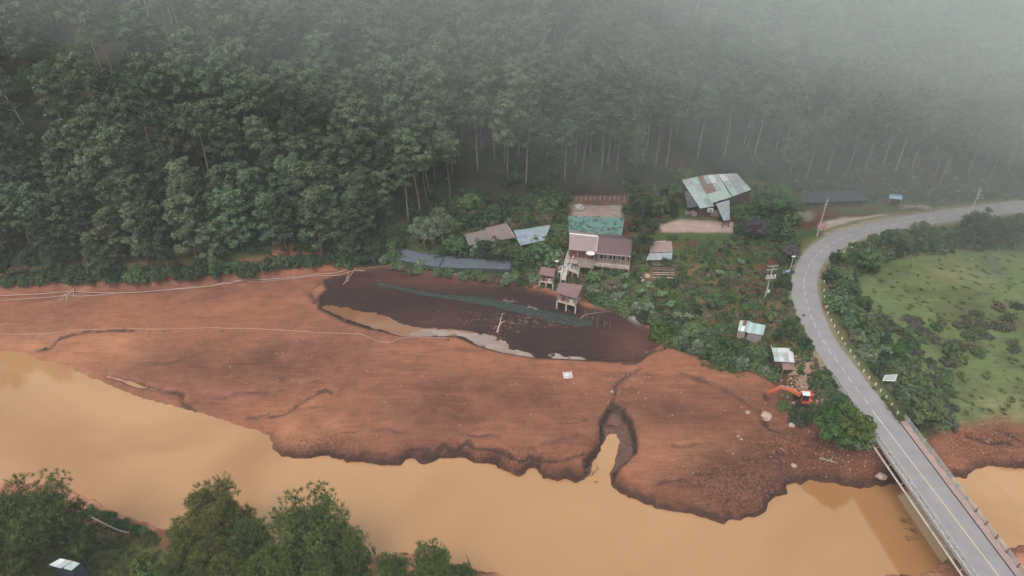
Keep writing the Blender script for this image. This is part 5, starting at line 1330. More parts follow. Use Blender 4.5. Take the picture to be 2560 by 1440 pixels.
# small pink roofed shed with lean-to
q = roof_world([(1629, 605), (1679, 603), (1682, 629), (1624, 631)], 3.1, .9)
e = site('shed', q, 'small shed with a pinkish roof and grey lean-to right of the big dark tree', 'shed')
sheets(e, q, 3, 1, [R_PINK], seed=9); walls(e, q, plaster)
q2 = [q[3] + Vector((0, 0, -.25)), q[2] + Vector((0, 0, -.25)), P(1679, 649, q[2].z - 1.4), P(1615, 650, q[2].z - 1.4)]
sheets(e, q2, 4, 1, [R_GREY, R_GREY, R_GREY, TARP_B], seed=10); posts(e, [bil(q2, u_, .95) - Vector((0, 0, .12)) for u_ in (.03, .5, .97)], wood)
part(MB().bar(q[0] + Vector((.5, 0, .1)), lerp(q[0], q[1], .7) + Vector((0, 0, .1)), .2, .08), 'ridge_cap', white, e)

# small shack lower right of the garden
q = roof_world([(1873, 805), (1914, 813), (1908, 838), (1867, 831)], 2.7, .5)
e = site('small_shack', q, 'small shack with a pale teal tin roof and a brown patch, lower garden', 'shack')
sheets(e, q, 4, 1, [roof_mat('pale_teal_sheet', (0.36, 0.50, 0.47), (0.30, 0.42, 0.40), amount=.2), roof_mat('dull_teal_sheet', (0.29, 0.40, 0.39), (0.25, 0.34, 0.34), amount=.3)], seed=11)
q2 = [P(1850, 801, q[0].z + .1), P(1878, 802, q[0].z + .1), P(1866, 830, q[3].z - .1), P(1844, 826, q[3].z - .1)]
sheets(e, q2, 3, 2, [R_PALEG, roof_mat('brown_sheet', (0.16, 0.07, 0.06), (0.13, 0.06, 0.05), amount=.1), R_GREY, R_PALEG, roof_mat('clear_sheet', (0.60, 0.63, 0.55), (0.5, 0.53, 0.46), amount=.1), R_GREY], seed=12, jit=.03)
walls(e, q, mat('pink_wall', (0.30, 0.235, 0.235), (0.24, 0.19, 0.19), .9)); walls(e, q2, plaster, sides=(2, 3))
# stilt shack by the spoil heap
q = roof_world([(1930, 869), (1981, 870), (1987, 906), (1936, 903)], 3.4, .5)
e = site('stilt_shack', q, 'shack with a patched whitish roof and a rusty lower porch above the excavator', 'shack')
sheets(e, q, 4, 3, [R_PALEG, R_WHITE, R_WHITE, R_WHITE, R_SPECK, R_PALEG, R_SPECK, R_WHITE, R_PALEG, R_WHITE, R_SPECK, R_WHITE], seed=13, jit=.03)
part(MB().tube([P(1928, 863, q[0].z + .2), P(1934, 888, q[0].z)], .1, 6), 'pole', wood_p, e)
q2 = [P(1954, 907, q[2].z - .5), P(1986, 908, q[2].z - .5), P(1987, 925, q[2].z - 1.0), P(1957, 924, q[2].z - 1.0)]
sheets(e, q2, 3, 1, [R_RUST], seed=14); walls(e, q, wood_d, sides=(1, 2, 3))
posts(e, [bil(q2, u_, .93) - Vector((0, 0, .1)) for u_ in (.04, .96)], wood)

# lower huts joined by a walkway
def hut(px4, h, rise, label, stl=2.0):
    q = roof_world(px4, h, rise); e = site('hut', q, label, 'hut'); roof1(e, q, R_HUT, th=.12)
    zf_ = q[3].z - stl
    fl_ = [bil(q, a, b_) for a, b_ in ((.06, .12), (.94, .12), (.94, 1.02), (.06, 1.02))]
    part(MB().slab([Vector((p.x, p.y, zf_)) for p in (fl_[3], fl_[2], fl_[1], fl_[0])], .18, uv=False), 'floor', wood_p, e)
    for a, b_ in ((.06, .14), (.94, .14), (.94, .97), (.5, .97), (.06, .97)):
        p = bil(q, a, b_); part(MB().box(p.x - .1, p.x + .1, p.y - .1, p.y + .1, zf_ + .002, p.z - .14), 'post', wood, e)
        part(MB().box(p.x - .18, p.x + .18, p.y - .18, p.y + .18, gz(p.x, p.y) - .4, zf_ - .182), 'stilt', concrete_p if b_ > .5 else concrete, e)
    a, b_ = bil(q, .06, .97), bil(q, .94, .97); part(MB().bar((a.x, a.y, zf_ + .8), (b_.x, b_.y, zf_ + .8), .09), 'handrail', wood_d, e)
    part(wall(MB(), Vector((bil(q, .1, .2).x, bil(q, .1, .2).y, q[0].z - .4)), Vector((bil(q, .9, .2).x, bil(q, .9, .2).y, q[0].z - .4)), zf_), 'wall', brick_red, e)
    for u_ in (.3, .68):
        p = bil(q, u_, .75); part(MB().box(p.x - .45, p.x + .45, p.y - .3, p.y + .3, zf_ + .05, zf_ + .7), 'table', white if u_ > .5 else brick_red, e)
    return e, q, zf_
R_HUT = roof_mat('hut_roof', (0.205, 0.118, 0.122), (0.165, 0.098, 0.100), amount=.15, stain=(0.14, .10, .09))
hut([(1397, 706), (1457, 713), (1443, 746), (1390, 732)], 4.6, 1.0, 'stilt hut with a mauve roof standing at the edge of the dark mud', 2.3)
hut([(1353, 666), (1389, 672), (1385, 692), (1347, 686)], 3.4, .8, 'little mauve roofed hut left of the walkway crossing')
q = roof_world([(1449, 644), (1487, 648), (1482, 671), (1444, 667)], 3.6, .6)
e = site('thatched_shelter', q, 'square shelter with a rough brown thatched roof in front of the main house', 'shelter')
b = MB(); V = []; nu = 8
for j in range(nu + 1):
    for i in range(nu + 1):
        p = bil(q, i / nu, j / nu); p.z += .75 * (1 - abs(i / nu - .5) * 2) * (1 - abs(j / nu - .5) * 2) ** .5 + rnd.uniform(-.06, .06); V.append(p)
b.add(V, [(j * (nu + 1) + i, (j + 1) * (nu + 1) + i, (j + 1) * (nu + 1) + i + 1, j * (nu + 1) + i + 1) for j in range(nu) for i in range(nu)])
o = part(b, 'roof', mat('thatch', (0.215, 0.165, 0.145), (0.15, 0.115, 0.10), .95, 3.0, bump=.1), e); sm = o.modifiers.new('thickness', 'SOLIDIFY'); sm.thickness = .18
posts(e, [bil(q, u_, v_) - Vector((0, 0, .15)) for u_ in (.08, .92) for v_ in (.08, .95)], white, .12)
a, c = bil(q, .05, 1), bil(q, .95, 1)
for zz_ in (-2.0, -2.5): part(MB().bar(a + Vector((0, 0, zz_)), c + Vector((0, 0, zz_)), .08), 'handrail', wood, e)

def walkway(name, pxs, zs, w_, label):
    pts = [P(a, b_, z) for (a, b_), z in zip(pxs, zs)]; e = empty(name, (pts[0].x, pts[0].y, gz(pts[0].x, pts[0].y)), 0, label, 'walkway')
    for i in range(len(pts) - 1):
        a, c = pts[i], pts[i + 1]; L = (c - a).length; n = max(1, int(L / .55)); d = (c - a).normalized(); nn = Vector((d.y, -d.x, 0)).normalized()
        for k in range(n):
            p0 = a + d * (L * k / n); p1 = a + d * (L * (k + 1) / n - .05); part(MB().slab([p0 - nn * w_ / 2, p0 + nn * w_ / 2, p1 + nn * w_ / 2, p1 - nn * w_ / 2], .08, uv=False), 'plank', wood_p, e)
        for s in (-1, 1):
            for hh in (.5, 1.0): part(MB().bar(a + nn * s * w_ / 2 + Vector((0, 0, hh)), c + nn * s * w_ / 2 + Vector((0, 0, hh)), .07), 'handrail', white, e)
            for t in (0.02, .5, .98):
                p = a + (c - a) * t + nn * s * (w_ / 2 - .06); part(MB().box(p.x - .05, p.x + .05, p.y - .05, p.y + .05, gz(p.x, p.y) - .3, p.z + 1.0), 'post', white, e)
g0 = gz(*P(1418, 668, 5)[:2]) + 1.6
walkway('walkway', [(1428, 636), (1418, 668)], [fz, g0], 1.7, 'sloping wooden walkway running down from the main house verandah')
walkway('walkway', [(1418, 671), (1398, 681)], [g0 - .02, g0 - .3], 1.2, 'short railed walkway branch to the little left hut')
walkway('walkway', [(1420, 672), (1446, 683)], [g0 - .04, g0 - .6], 1.2, 'short railed walkway branch pointing down to the right')
walkway('walkway', [(1412, 675), (1408, 700)], [g0 - .06, g0 - .9], 1.2, 'pale railed steps down to the lower stilt hut')
pa = G(1368, 662, .6); pb = G(1412, 668, .6)
e = empty('timber_pile', pa, 0, 'low pile of orange planks between the little left hut and the walkway', 'timber pile')
for k in range(6): part(MB().bar(pa + Vector((0, .3 * k, -.1 * (k % 2))), pb + Vector((rnd.uniform(-.6, .6), .3 * k, -.1 * (k % 2))), .25, .12), 'plank', mat('orange_plank', (0.42, 0.24, 0.17), (0.28, 0.17, 0.13), .85, 1.2), e)

# satellite dishes
def dish(px, py, z, R, label):
    p = P(px, py, z); g = gz(p.x, p.y); e = empty('satellite_dish', (p.x, p.y, g), 0, label, 'satellite dish'); hh = z - g
    b = MB(); V = [(0, 0, hh)]; n = 16
    tilt = Matrix.Rotation(math.radians(-4), 3, 'X')
    def dd(r_, a): v = tilt @ Vector((math.cos(a) * r_, math.sin(a) * r_, .32 * (r_ / R) ** 2 * R)); return (v.x, v.y, v.z + hh)
    for r_ in (R * .35, R * .7, R): V += [dd(r_, 2 * math.pi * k / n) for k in range(n)]
    F_ = [(0, 1 + k, 1 + (k + 1) % n) for k in range(n)] + [(1 + j * n + k, 1 + (j + 1) * n + k, 1 + (j + 1) * n + (k + 1) % n, 1 + j * n + (k + 1) % n) for j in range(2) for k in range(n)]
    b.add(V, F_); o = b.build('reflector', mat('dish_white', (0.74, 0.70, 0.68), (0.6, 0.55, 0.52), .6, 2.0), e, smooth=True); sm = o.modifiers.new('t', 'SOLIDIFY'); sm.thickness = .04
    f = tilt @ Vector((0, 0, R * .85)); b = MB()
    for k in range(3): b.bar(dd(R * .95, 2.1 * k + .5), (f.x, f.y, f.z + hh), .035)
    b.build('feed_arm', concrete, e); MB().tube([(f.x, f.y, f.z + hh - .1), (f.x, f.y, f.z + hh + .12)], .09, 8).build('feed_horn', white, e)
    MB().tube([(0, 0, -.2), (0, 0, hh - .02)], .06, 8).build('mast', concrete, e)
dish(1476, 636, zf - .1, 1.15, 'large whitish satellite dish between the two mauve roofs')
dish(1392, 654, G(1392, 654, 2.0).z, .55, 'smaller white satellite dish above the little left hut')

# wooden racks in the garden
for k, (py, lb) in enumerate(((668, 'topmost of the wooden seedling racks in the garden'), (680, 'second wooden seedling rack from the top'), (692, 'lowest wooden seedling rack, with a pink base'))):
    a, c = G(1630, py + 2), G(1687, py + 3); e = empty('seedling_rack', a, 0, lb, 'rack', 'wooden seedling racks in the garden')
    for s in (0, 1.0):
        part(MB().bar(a + Vector((0, s, .9)), c + Vector((0, s, .9)), .12), 'rail', wood if k < 2 else wood_p, e)
    for j in range(5):
        p = lerp(a, c, j / 4); part(MB().box(p.x - .05, p.x + .05, p.y - .05, p.y + .05, gz(p.x, p.y) - .1, a.z + 1.1), 'post', wood, e)
    for j in range(4):
        p = lerp(a, c, j / 4 + .03); p1 = lerp(a, c, (j + 1) / 4 - .03); part(MB().hexa([(v.x, v.y + dy, z) for z in (a.z + .55, a.z + .7) for v, dy in ((p, .08), (p1, .08), (p1, .92), (p, .92))]), 'tray', mat('seed_tray', (0.09, 0.06, 0.05), (0.14, .09, .07), .9, 3.0), e)
    if k == 2: part(MB().hexa([(v.x, v.y + dy, z) for z in (a.z + .02, a.z + .35) for v, dy in ((a, -.6), (c, -.6), (c, -.1), (a, -.1))]), 'kerb', mat('pink_kerb', (0.46, 0.31, 0.28), None, .8), e)

# tarp lean-to at the forest edge, far right
q = roof_world([(2015, 480), (2150, 476), (2172, 502), (1985, 510)], 1.8, .6)
e = site('tarp_shelter', q, 'low wide shelter of dark blue netting under the pines by the lay-by', 'shelter')
sheets(e, q, 3, 1, [mat('navy_net', (0.045, 0.056, 0.072), (0.036, 0.045, 0.058), .9, .5, bump=.1)], seed=15, jit=.15); posts(e, [bil(q, u_, v_) - Vector((0, 0, .12)) for u_ in (.04, .35, .66, .96) for v_ in (.06, .94)], wood, .12)
# blue roofed kiosk
q = roof_world([(2225, 485), (2257, 487), (2255, 499), (2223, 496)], 3.0, .5)
e = site('kiosk', q, 'small open kiosk with a bright blue and white striped sheet roof by the far road', 'kiosk')
sheets(e, q, 1, 4, [R_BLUE, R_BLUE, R_WHITE, R_BLUE], seed=16); posts(e, [bil(q, u_, v_) - Vector((0, 0, .1)) for u_ in (.06, .94) for v_ in (.1, .9)], wood); walls(e, q, wood_d, sides=(0, 1))
# stacked firewood
pa, pb = G(2255, 522), G(2318, 527)
e = empty('firewood_pile', (pa + pb) / 2, 0, 'heap of cut pale branches beside the far road', 'firewood pile')
r = random.Random(5)
for k in range(60):
    p = lerp(pa, pb, r.random()) + Vector((0, r.uniform(-1.6, 1.8), 0)); L = r.uniform(1, 2.2); an = r.uniform(-.5, .5); zz_ = gz(p.x, p.y) + r.uniform(.1, 1.2)
    part(MB().tube([p.xy.to_3d() + Vector((-L * math.cos(an), -L * math.sin(an), zz_)), p.xy.to_3d() + Vector((L * math.cos(an), L * math.sin(an), zz_ + r.uniform(-.1, .1)))], r.uniform(.06, .12), 5), 'log', mat('cut_wood', (0.34, 0.27, 0.235), (0.22, 0.16, 0.14), .9, 1.0), e)

# hut at the bottom left corner
q = [P(122, 1412, 9.6), P(150, 1396, 10.0), P(180, 1402, 10.0), P(152, 1421, 9.6)]
c0 = P(160, 1425, 6.5); e = empty('metal_roof_hut', (c0.x, c0.y, gz(c0.x, c0.y)), 0, 'small dark hut with a shiny pale metal roof at the bottom left corner', 'hut')
sheets(e, [q[1], q[2], q[3], q[0]], 2, 1, [roof_mat('bright_metal', (0.72, 0.74, 0.76), (0.55, 0.57, 0.6), amount=.05, rough=.35), roof_mat('grey_metal', (0.40, 0.43, 0.45), (0.33, 0.36, 0.38), amount=.2, rough=.4)], seed=17)
q2 = [P(180, 1402, 9.9), P(200, 1408, 9.6), P(178, 1426, 9.1), P(154, 1420, 9.4)]
part(MB().slab([q2[3], q2[2], q2[1], q2[0]], .06), 'roof_sheet', R_PALEG, e)
wv = mat('navy_wall', (0.030, 0.034, 0.055), None, .8)
for a, c in ((q[0], q[3]), (q[3], q2[2]), (q2[2], q2[1]), (q[0], q[1])):
    a = a - Vector((0, -.15, .15)); c = c - Vector((0, -.15, .15)); part(wall(MB(), a, c, (gz(a.x, a.y) - .4, gz(c.x, c.y) - .4)), 'wall', wv, e)
p = P(176, 1432, 7.8); part(MB().box(p.x - .25, p.x + .35, p.y - .2, p.y - .1, p.z - .8, p.z + .5), 'door', mat('blue_paint', (0.02, 0.03, 0.30), None, .5), e)

# ------------------------------------------------------------------ excavator
def excavator():
    base = G(2012, 1008); e = empty('excavator', (base.x, base.y, base.z), 0, 'orange excavator with a white-roofed cab and its arm stretched over the mud', 'excavator')
    org = mat('orange_paint', (0.62, 0.105, 0.055), (0.50, 0.085, 0.05), .5, 1.0, spec=.4); org2 = mat('faded_orange', (0.66, 0.17, 0.085), None, .55); blk = mat('black_steel', (0.03, 0.028, 0.028), None, .7); gls = mat('cab_glass', (0.04, 0.05, 0.05), None, .15, spec=.6)
    an = math.radians(-8); R_ = Matrix.Rotation(an, 3, 'Z')
    def mk(b, name, m, parent=None):
        b.v = [tuple(R_ @ Vector(v)) for v in b.v]; return b.build(name, m, parent or e)
    for s in (-1, 1):
        y0 = s * 1.05
        tr = mk(MB().box(-1.7, 1.7, y0 - .25, y0 + .25, .12, .80), 'track', blk)
        b = MB()
        for k in range(12): b.box(-1.75 + .3 * k, -1.6 + .3 * k, y0 - .27, y0 + .27, .80, .84); b.box(-1.75 + .3 * k, -1.6 + .3 * k, y0 - .27, y0 + .27, .06, .12)
        mk(b, 'track_shoes', blk, tr)
        for x in (-1.5, 1.5): mk(MB().tube([(x, y0 - .3, .46), (x, y0 + .3, .46)], .40, 12), 'wheel', blk, tr)
    mk(MB().box(-.8, .8, -.8, .8, .4, .95), 'undercarriage', blk)
    b = MB().box(-1.0, 1.9, -1.2, -.25, 1.0, 1.55).box(.15, 1.9, -.249, 1.2, 1.0, 2.05).box(-1.0, .149, .62, 1.2, 1.0, 1.75)
    body = mk(b, 'body', org); mk(MB().box(1.901, 2.2, -1.2, 1.2, .95, 1.85), 'counterweight', org)
    mk(MB().box(.35, 1.7, -.1, 1.0, 2.051, 2.2), 'engine_hood', org2, body); mk(MB().box(.7, 1.2, .1, .7, 2.201, 2.24), 'grille', mat('grille', (.12, .09, .08), None, .8), body)
    mk(MB().tube([(1.4, .8, 2.2), (1.4, .8, 2.6)], .07, 8), 'exhaust', blk, body)
    cab = mk(MB().hexa([(-1.3, -1.2, 1.56), (-.05, -1.2, 1.56), (-.05, -.26, 1.56), (-1.3, -.26, 1.56), (-1.15, -1.18, 2.85), (-.05, -1.18, 2.85), (-.05, -.28, 2.85), (-1.15, -.28, 2.85)]), 'cab', gls)
    mk(MB().box(-1.25, .0, -1.24, -.22, 2.851, 2.95), 'cab_roof', mat('cab_white', (.72, .76, .72), None, .5), cab)
    for x, y in ((-1.3, -1.21), (-1.3, -.25), (-.05, -1.21), (-.05, -.25)): mk(MB().bar((x, y, 1.5), (x + (.15 if x < -1 else 0), y, 2.85), .07), 'pillar', org, cab)
    # boom: two bends, then the stick and the bucket
    A = Vector((-1.0, .2, 1.5)); Bm = Vector((-3.0, .5, 2.5)); Cm = Vector((-4.8, .75, 2.45)); D = Vector((-6.3, .8, .8))
    boom = mk(MB().bar(A, Bm, .42, .55).bar(Bm - (Bm - A).normalized() * .2, Cm, .42, .5, w2=.32), 'boom', org2)
    mk(MB().bar(Cm + Vector((.35, 0, .15)), D, .34, .46, w2=.26), 'stick', org)
    mk(MB().tube([A + Vector((.1, .0, -.3)), lerp(A, Bm, .75) + Vector((0, 0, -.35))], .09, 8), 'hydraulic_cylinder', mat('chrome', (.5, .5, .5), None, .3, metal=.8), boom)
    mk(MB().tube([lerp(Bm, Cm, .1) + Vector((0, 0, .38)), Cm + Vector((.1, 0, .42))], .08, 8), 'hydraulic_cylinder', mat('chrome', (.5, .5, .5)), boom)
    d = Vector((-.25, .02, -.9))
    mk(MB().hexa([D + Vector(v) for v in ((-.35, -.4, -.85), (.45, -.4, -.75), (.45, .4, -.75), (-.35, .4, -.85), (-.45, -.4, .05), (.2, -.4, .12), (.2, .4, .12), (-.45, .4, .05))]), 'bucket', mat('bucket_steel', (.30, .07, .05), (.12, .06, .05), .6, 2.0))
    for k in range(4): mk(MB().bar(D + Vector((-.36, -.33 + .22 * k, -.84)), D + Vector((-.62, -.33 + .22 * k, -1.0)), .1, .06, w2=.04), 'bucket_tooth', blk)
    e.scale = (1.15, 1.15, 1.15)
    return e
excavator()

# ------------------------------------------------------------------ poles, signs, bollards
pole_c = mat('pole_concrete', (0.42, 0.40, 0.38), (0.32, 0.30, 0.29), .9, 1.0)
tops = []
def pole(bx, by, tx, ty, h, label, extras, arms=2, rz=0.0, trans=False):
    p = G(bx, by); e = empty('utility_pole', p, rz, label, 'utility pole', 'utility poles beside the road')
    dx = 0
    MB().tube([(0, 0, -.4), (0, 0, h)], [.2, .12], 8).build('pole', pole_c, e)
    for k in range(arms):
        z = h - .25 - .95 * k; a = MB().box(-1.25, 1.25, -.07, .07, z - .07, z + .07).build('crossarm', pole_c, e)
        for x in (-1.15, -.6, .6, 1.15): MB().tube([(x, 0, z + .071), (x, 0, z + .32)], [.09, .05], 6).build('insulator', mat('insulator', (.5, .46, .42), None, .4), a)
    if trans:
        for x in (-.85, .0, .85): MB().tube([(x, -.35, h - 3.2), (x, -.35, h - 2.5)], [.26, .26], 10).build('transformer', mat('transformer_grey', (.55, .53, .5), None, .6), e)
        MB().box(-1.2, 1.2, -.6, .1, h - 3.36, h - 3.22).build('platform', pole_c, e)
        MB().box(.15, .6, -.3, .0, 1.6, 2.4).build('meter_box', white, e)
    tops.append([Vector((p.x, p.y, p.z + h - .25 + .3)) + Matrix.Rotation(rz, 3, 'Z') @ Vector((x, 0, 0)) for x in (-1.15, -.6, 1.15)])
    return e, p
pole(1912, 745, 1928, 670, 9.2, 'pole with two crossarms and three transformer drums in the lower garden', None, rz=.15, trans=True)
e2, p2 = pole(2042, 590, 2060, 510, 11.0, 'pole with stacked crossarms at the corner of the dirt lay-by', None, arms=3, rz=.9)
e3, p3 = pole(2414, 560, 2430, 494, 10.5, 'pole with crossarms rising out of the dark tree by the far road', None, arms=3, rz=1.2)
b = MB()
wires = empty('power_lines', tops[0][0], 0, 'thin power lines strung between the poles along the road', 'power lines')
far = [Vector((150, 215, 25)) + Vector((0, .6 * k, 0)) for k in range(3)]; south = [P(2600, 1330, 16) + Vector((.6 * k, 0, 0)) for k in range(3)]
for A_, B_ in ((tops[0], tops[1]), (tops[1], tops[2]), (tops[2], far), (tops[0], south)):
    for a, c in zip(A_, B_):
        L = (c - a).length; pts_ = [lerp(a, c, t / 14) - Vector((0, 0, .022 * L * 4 * (t / 14) * (1 - t / 14))) for t in range(15)]
        part(MB().tube(pts_, .016, 4, cap=False), 'wire', mat('wire', (.10, .10, .10), None, .6), wires)

def sign(name, corners, m, label, cat, legs=2, border=None, rows=0, rowmat=None, th=.08):
    """corners: TL, TR, BR, BL in the world"""
    c = (corners[2] + corners[3]) / 2; g = gz(c.x, c.y); e = empty(name, (c.x, c.y, g), 0, label, cat)
    TLc, TRc, BRc, BLc = corners; n = (BRc - BLc).cross(TLc - BLc).normalized()
    if n.dot(Vector((0, 0, H)) - c) < 0: n = -n
    def plate(a, b_, c_, d, off, t, nm, mm, par=None):
        q_ = [a, b_, c_, d]; return part(MB().hexa([p + n * (off - t) for p in q_] + [p + n * off for p in q_]), nm, mm, e, parent=par)
    plate(BLc, BRc, TRc, TLc, 0, th, 'board', m)
    def at(u_, v_): return lerp(lerp(TLc, TRc, u_), lerp(BLc, BRc, u_), v_)
    for k in range(rows):
        v0 = .14 + .76 * k / rows; v1 = v0 + .42 * .76 / rows; r = random.Random(k + len(label))
        u_ = .07
        while u_ < .9:
            w_ = r.uniform(.05, .14); plate(at(u_, v1), at(min(.94, u_ + w_), v1), at(min(.94, u_ + w_), v0), at(u_, v0), .012, .010, 'lettering', rowmat); u_ += w_ + .03
    for k in range(legs):
        t = .15 + .7 * k / max(1, legs - 1) if legs > 1 else .5; p = lerp(BLc, BRc, t) - n * .12; p2_ = lerp(TLc, TRc, t) - n * .12
        part(MB().bar((p.x, p.y, gz(p.x, p.y) - .3), p2_, .1), 'leg', rust, e)
    return e
def upright(px, py, hb, w_, h_, yaw, lean=0.0):
    """board whose lower middle is seen at px, py, hb above the ground"""
    p = G(px, py, hb); d = Vector((math.cos(yaw), math.sin(yaw), 0)); n = Vector((math.sin(yaw), -math.cos(yaw), 0)); u_ = (Vector((0, 0, 1)) - n * lean).normalized()
    return [p - d * w_ / 2 + u_ * h_, p + d * w_ / 2 + u_ * h_, p + d * w_ / 2, p - d * w_ / 2]
ink = mat('dark_lettering', (.10, .11, .12), None, .7)
c4 = [P(2212, 938, 9.6), P(2244, 936, 9.6), P(2238, 953, 8.5), P(2206, 952, 8.5)]
sign('signboard', c4, mat('weathered_white', (.62, .63, .62), (.5, .5, .5), .7, 2.0), 'large tilted white signboard with dark rows of lettering in the bushes right of the road', 'signboard', rows=4, rowmat=ink)
sign('signboard', [P(1957, 680, 9.2), P(1976, 672, 9.2), P(1974, 684, 7.9), P(1956, 691, 7.9)], mat('sign_blue', (.10, .21, .42), (.13, .25, .46), .5), 'blue road sign board with a white band at the left edge of the bend', 'road sign', rows=1, rowmat=white)
p = G(1974, 678); e = empty('street_lamp', p, 0, 'small white lamp on a pole behind the blue road sign', 'street lamp')
MB().tube([(0, 0, -.3), (0, 0, 4.2)], .06, 6).build('pole', white, e); MB().box(-.45, .45, -.2, .2, 4.2, 4.36).build('lamp_head', white, e)
sign('shop_sign', upright(2053, 571, 1.2, 2.6, 1.5, .2), mat('sign_red', (.50, .15, .17), (.42, .13, .15), .6), 'red sign with a white border and white lettering at the lay-by pole', 'sign', rows=2, rowmat=white)
sign('warning_board', upright(2070, 772, .5, 1.3, .9, .1, .3), mat('orange_board', (.62, .20, .10), None, .6), 'orange board with white lower band on the right verge of the bend', 'sign', rows=1, rowmat=white)
p = G(2003, 806); e = empty('road_sign', p, 0, 'small grey road sign on a thin pole standing at the left lane edge', 'road sign'); MB().tube([(0, 0, -.3), (0, 0, 2.2)], .04, 6).build('pole', pole_c, e); MB().box(-.35, .35, -.05, .05, 1.75, 2.2).build('board', mat('sign_back', (.09, .09, .10), None, .5), e)
# white marker posts along the right verge
BP = [(2093, 642), (2083, 655), (2072, 670), (2062, 686), (2060, 704), (2059, 725), (2061, 742), (2062, 755), (2066, 768), (2069, 782), (2077, 800), (2086, 815), (2095, 831), (2104, 846), (2112, 860), (2125, 877), (2135, 893), (2146, 910), (2158, 927), (2172, 944), (2188, 961), (2201, 976), (2214, 993), (2228, 1012), (2243, 1032), (2110, 629), (2128, 619)]
wp = MB().box(-.1, .1, -.1, .1, -.4, .58); wp.hexa([(-.1, -.1, .58), (.1, -.1, .58), (.1, .1, .58), (-.1, .1, .58), (-.05, -.05, .68), (.05, -.05, .68), (.05, .05, .68), (-.05, .05, .68)])
proto = wp.build('marker_post', mat('post_white', (.70, .69, .62), (.55, .53, .46), .8, 3.0))
BP.sort(key=lambda a: a[1])
for i, (px, py) in enumerate(BP):
    o = proto if i == 0 else proto.copy()
    if i: COL.objects.link(o)
    o.location = G(px, py + 3); o.rotation_euler = (rnd.gauss(0, .04), rnd.gauss(0, .04), rnd.uniform(0, 1))
    w_ = 'counted down the verge above the orange board' if py < 765 else ('counted down the verge below the orange board' if py < 930 else 'counted down the verge below the large signboard')
    ords = ('first', 'second', 'third', 'fourth', 'fifth', 'sixth', 'seventh', 'eighth', 'ninth', 'tenth', 'eleventh', 'twelfth', 'thirteenth')
    o['grp'] = w_; k = sum(1 for a in BP[:i] if ((a[1] < 765) == (py < 765)) and ((a[1] < 930) == (py < 930)))
    del o['grp']
    tag(o, '%s white marker post %s' % (ords[k], w_), 'marker post', 'white marker posts along the road')
# guard rail on the left verge
pa_ = [G(a, b_) for a, b_ in ((2086, 945), (2100, 968), (2120, 998), (2140, 1028))]
e = empty('guard_rail', pa_[0], 0, 'low grey guard rail on the left verge before the bridge', 'guard rail')
for i in range(3):
    a, c = pa_[i] + Vector((0, 0, .7)), pa_[i + 1] + Vector((0, 0, .7)); part(MB().bar(a, c - (c - a).normalized() * .02, .06, .3), 'rail', concrete_p, e)
for p in pa_: part(MB().box(p.x - .07, p.x + .07, p.y - .07, p.y + .07, p.z - .4, p.z + .54), 'post', concrete, e)

# ------------------------------------------------------------------ things lying on the mud
def over(px, dz, step=1.0):
    """a line draped over the ground along photo positions"""
    c = crv([np.array(G(a, b_)[:2]) for a, b_ in px], 8); return [Vector((p[0], p[1], max(0.0, gz(p[0], p[1])) + dz)) for p in c]
pipe_m = mat('hose_plastic', (0.44, 0.33, 0.28), (0.35, 0.25, 0.205), .6, .6)
def thing_tube(name, px, r_, m, label, cat, dz=None, n=6):
    pts_ = over(px, r_ * .8 if dz is None else dz); loc = pts_[0]; o = MB().tube(pts_, r_, n).build(name, m, None, smooth=True, loc=loc); return tag(o, label, cat)
thing_tube('pipe', [(-60, 745), (0, 742), (80, 739), (170, 732), (215, 733), (300, 735), (380, 731), (470, 722), (560, 711), (680, 700), (780, 690), (830, 686), (880, 674)], .095, pipe_m, 'upper pale pipe running along the foot of the forest', 'pipe', dz=.35)
thing_tube('pipe', [(-60, 757), (0, 753), (80, 748), (170, 740), (200, 742), (260, 738), (330, 733), (420, 727), (520, 718), (640, 706), (760, 695), (840, 690), (884, 678)], .08, pipe_m, 'lower pale pipe running just below the upper one', 'pipe', dz=.2)
thing_tube('hose', [(-60, 836), (0, 835), (120, 834), (170, 828), (220, 824), (350, 822), (480, 821), (600, 821), (700, 825), (800, 832), (880, 834), (915, 840), (945, 853), (975, 855), (1005, 845), (1060, 843), (1120, 845)], .05, pipe_m, 'long thin pale hose crossing the red mud flat', 'hose')
thing_tube('pipe', [(175, 1282), (215, 1290), (250, 1306), (290, 1326), (325, 1336)], .11, mat('pale_pipe', (0, 0, 0)), 'short curved pale pipe on the near bank beside the grass', 'pipe', dz=.4)
e = empty('pipe_trestle', G(160, 742), 0, 'crossed timber trestle holding up the pipes at the left', 'trestle')
for (a, c) in (((146, 752), (183, 722)), ((152, 754), (186, 724)), ((167, 754), (168, 738)), ((184, 744), (184, 722)), ((172, 745), (160, 735))):
    p0, p1 = G(*a), G(*c, .7); part(MB().bar(p0, p1, .13), 'pole', pipe_m, e)
e = empty('pipe_trestle', G(865, 700), 0, 'leaning poles at the right end of the pipes', 'trestle')
for (a, c) in (((858, 712), (888, 672)), ((866, 698), (872, 680)), ((884, 676), (912, 677)), ((862, 706), (874, 699))):
    p0, p1 = G(*a), G(*c, .6); part(MB().bar(p0, p1, .14), 'pole', pipe_m, e)
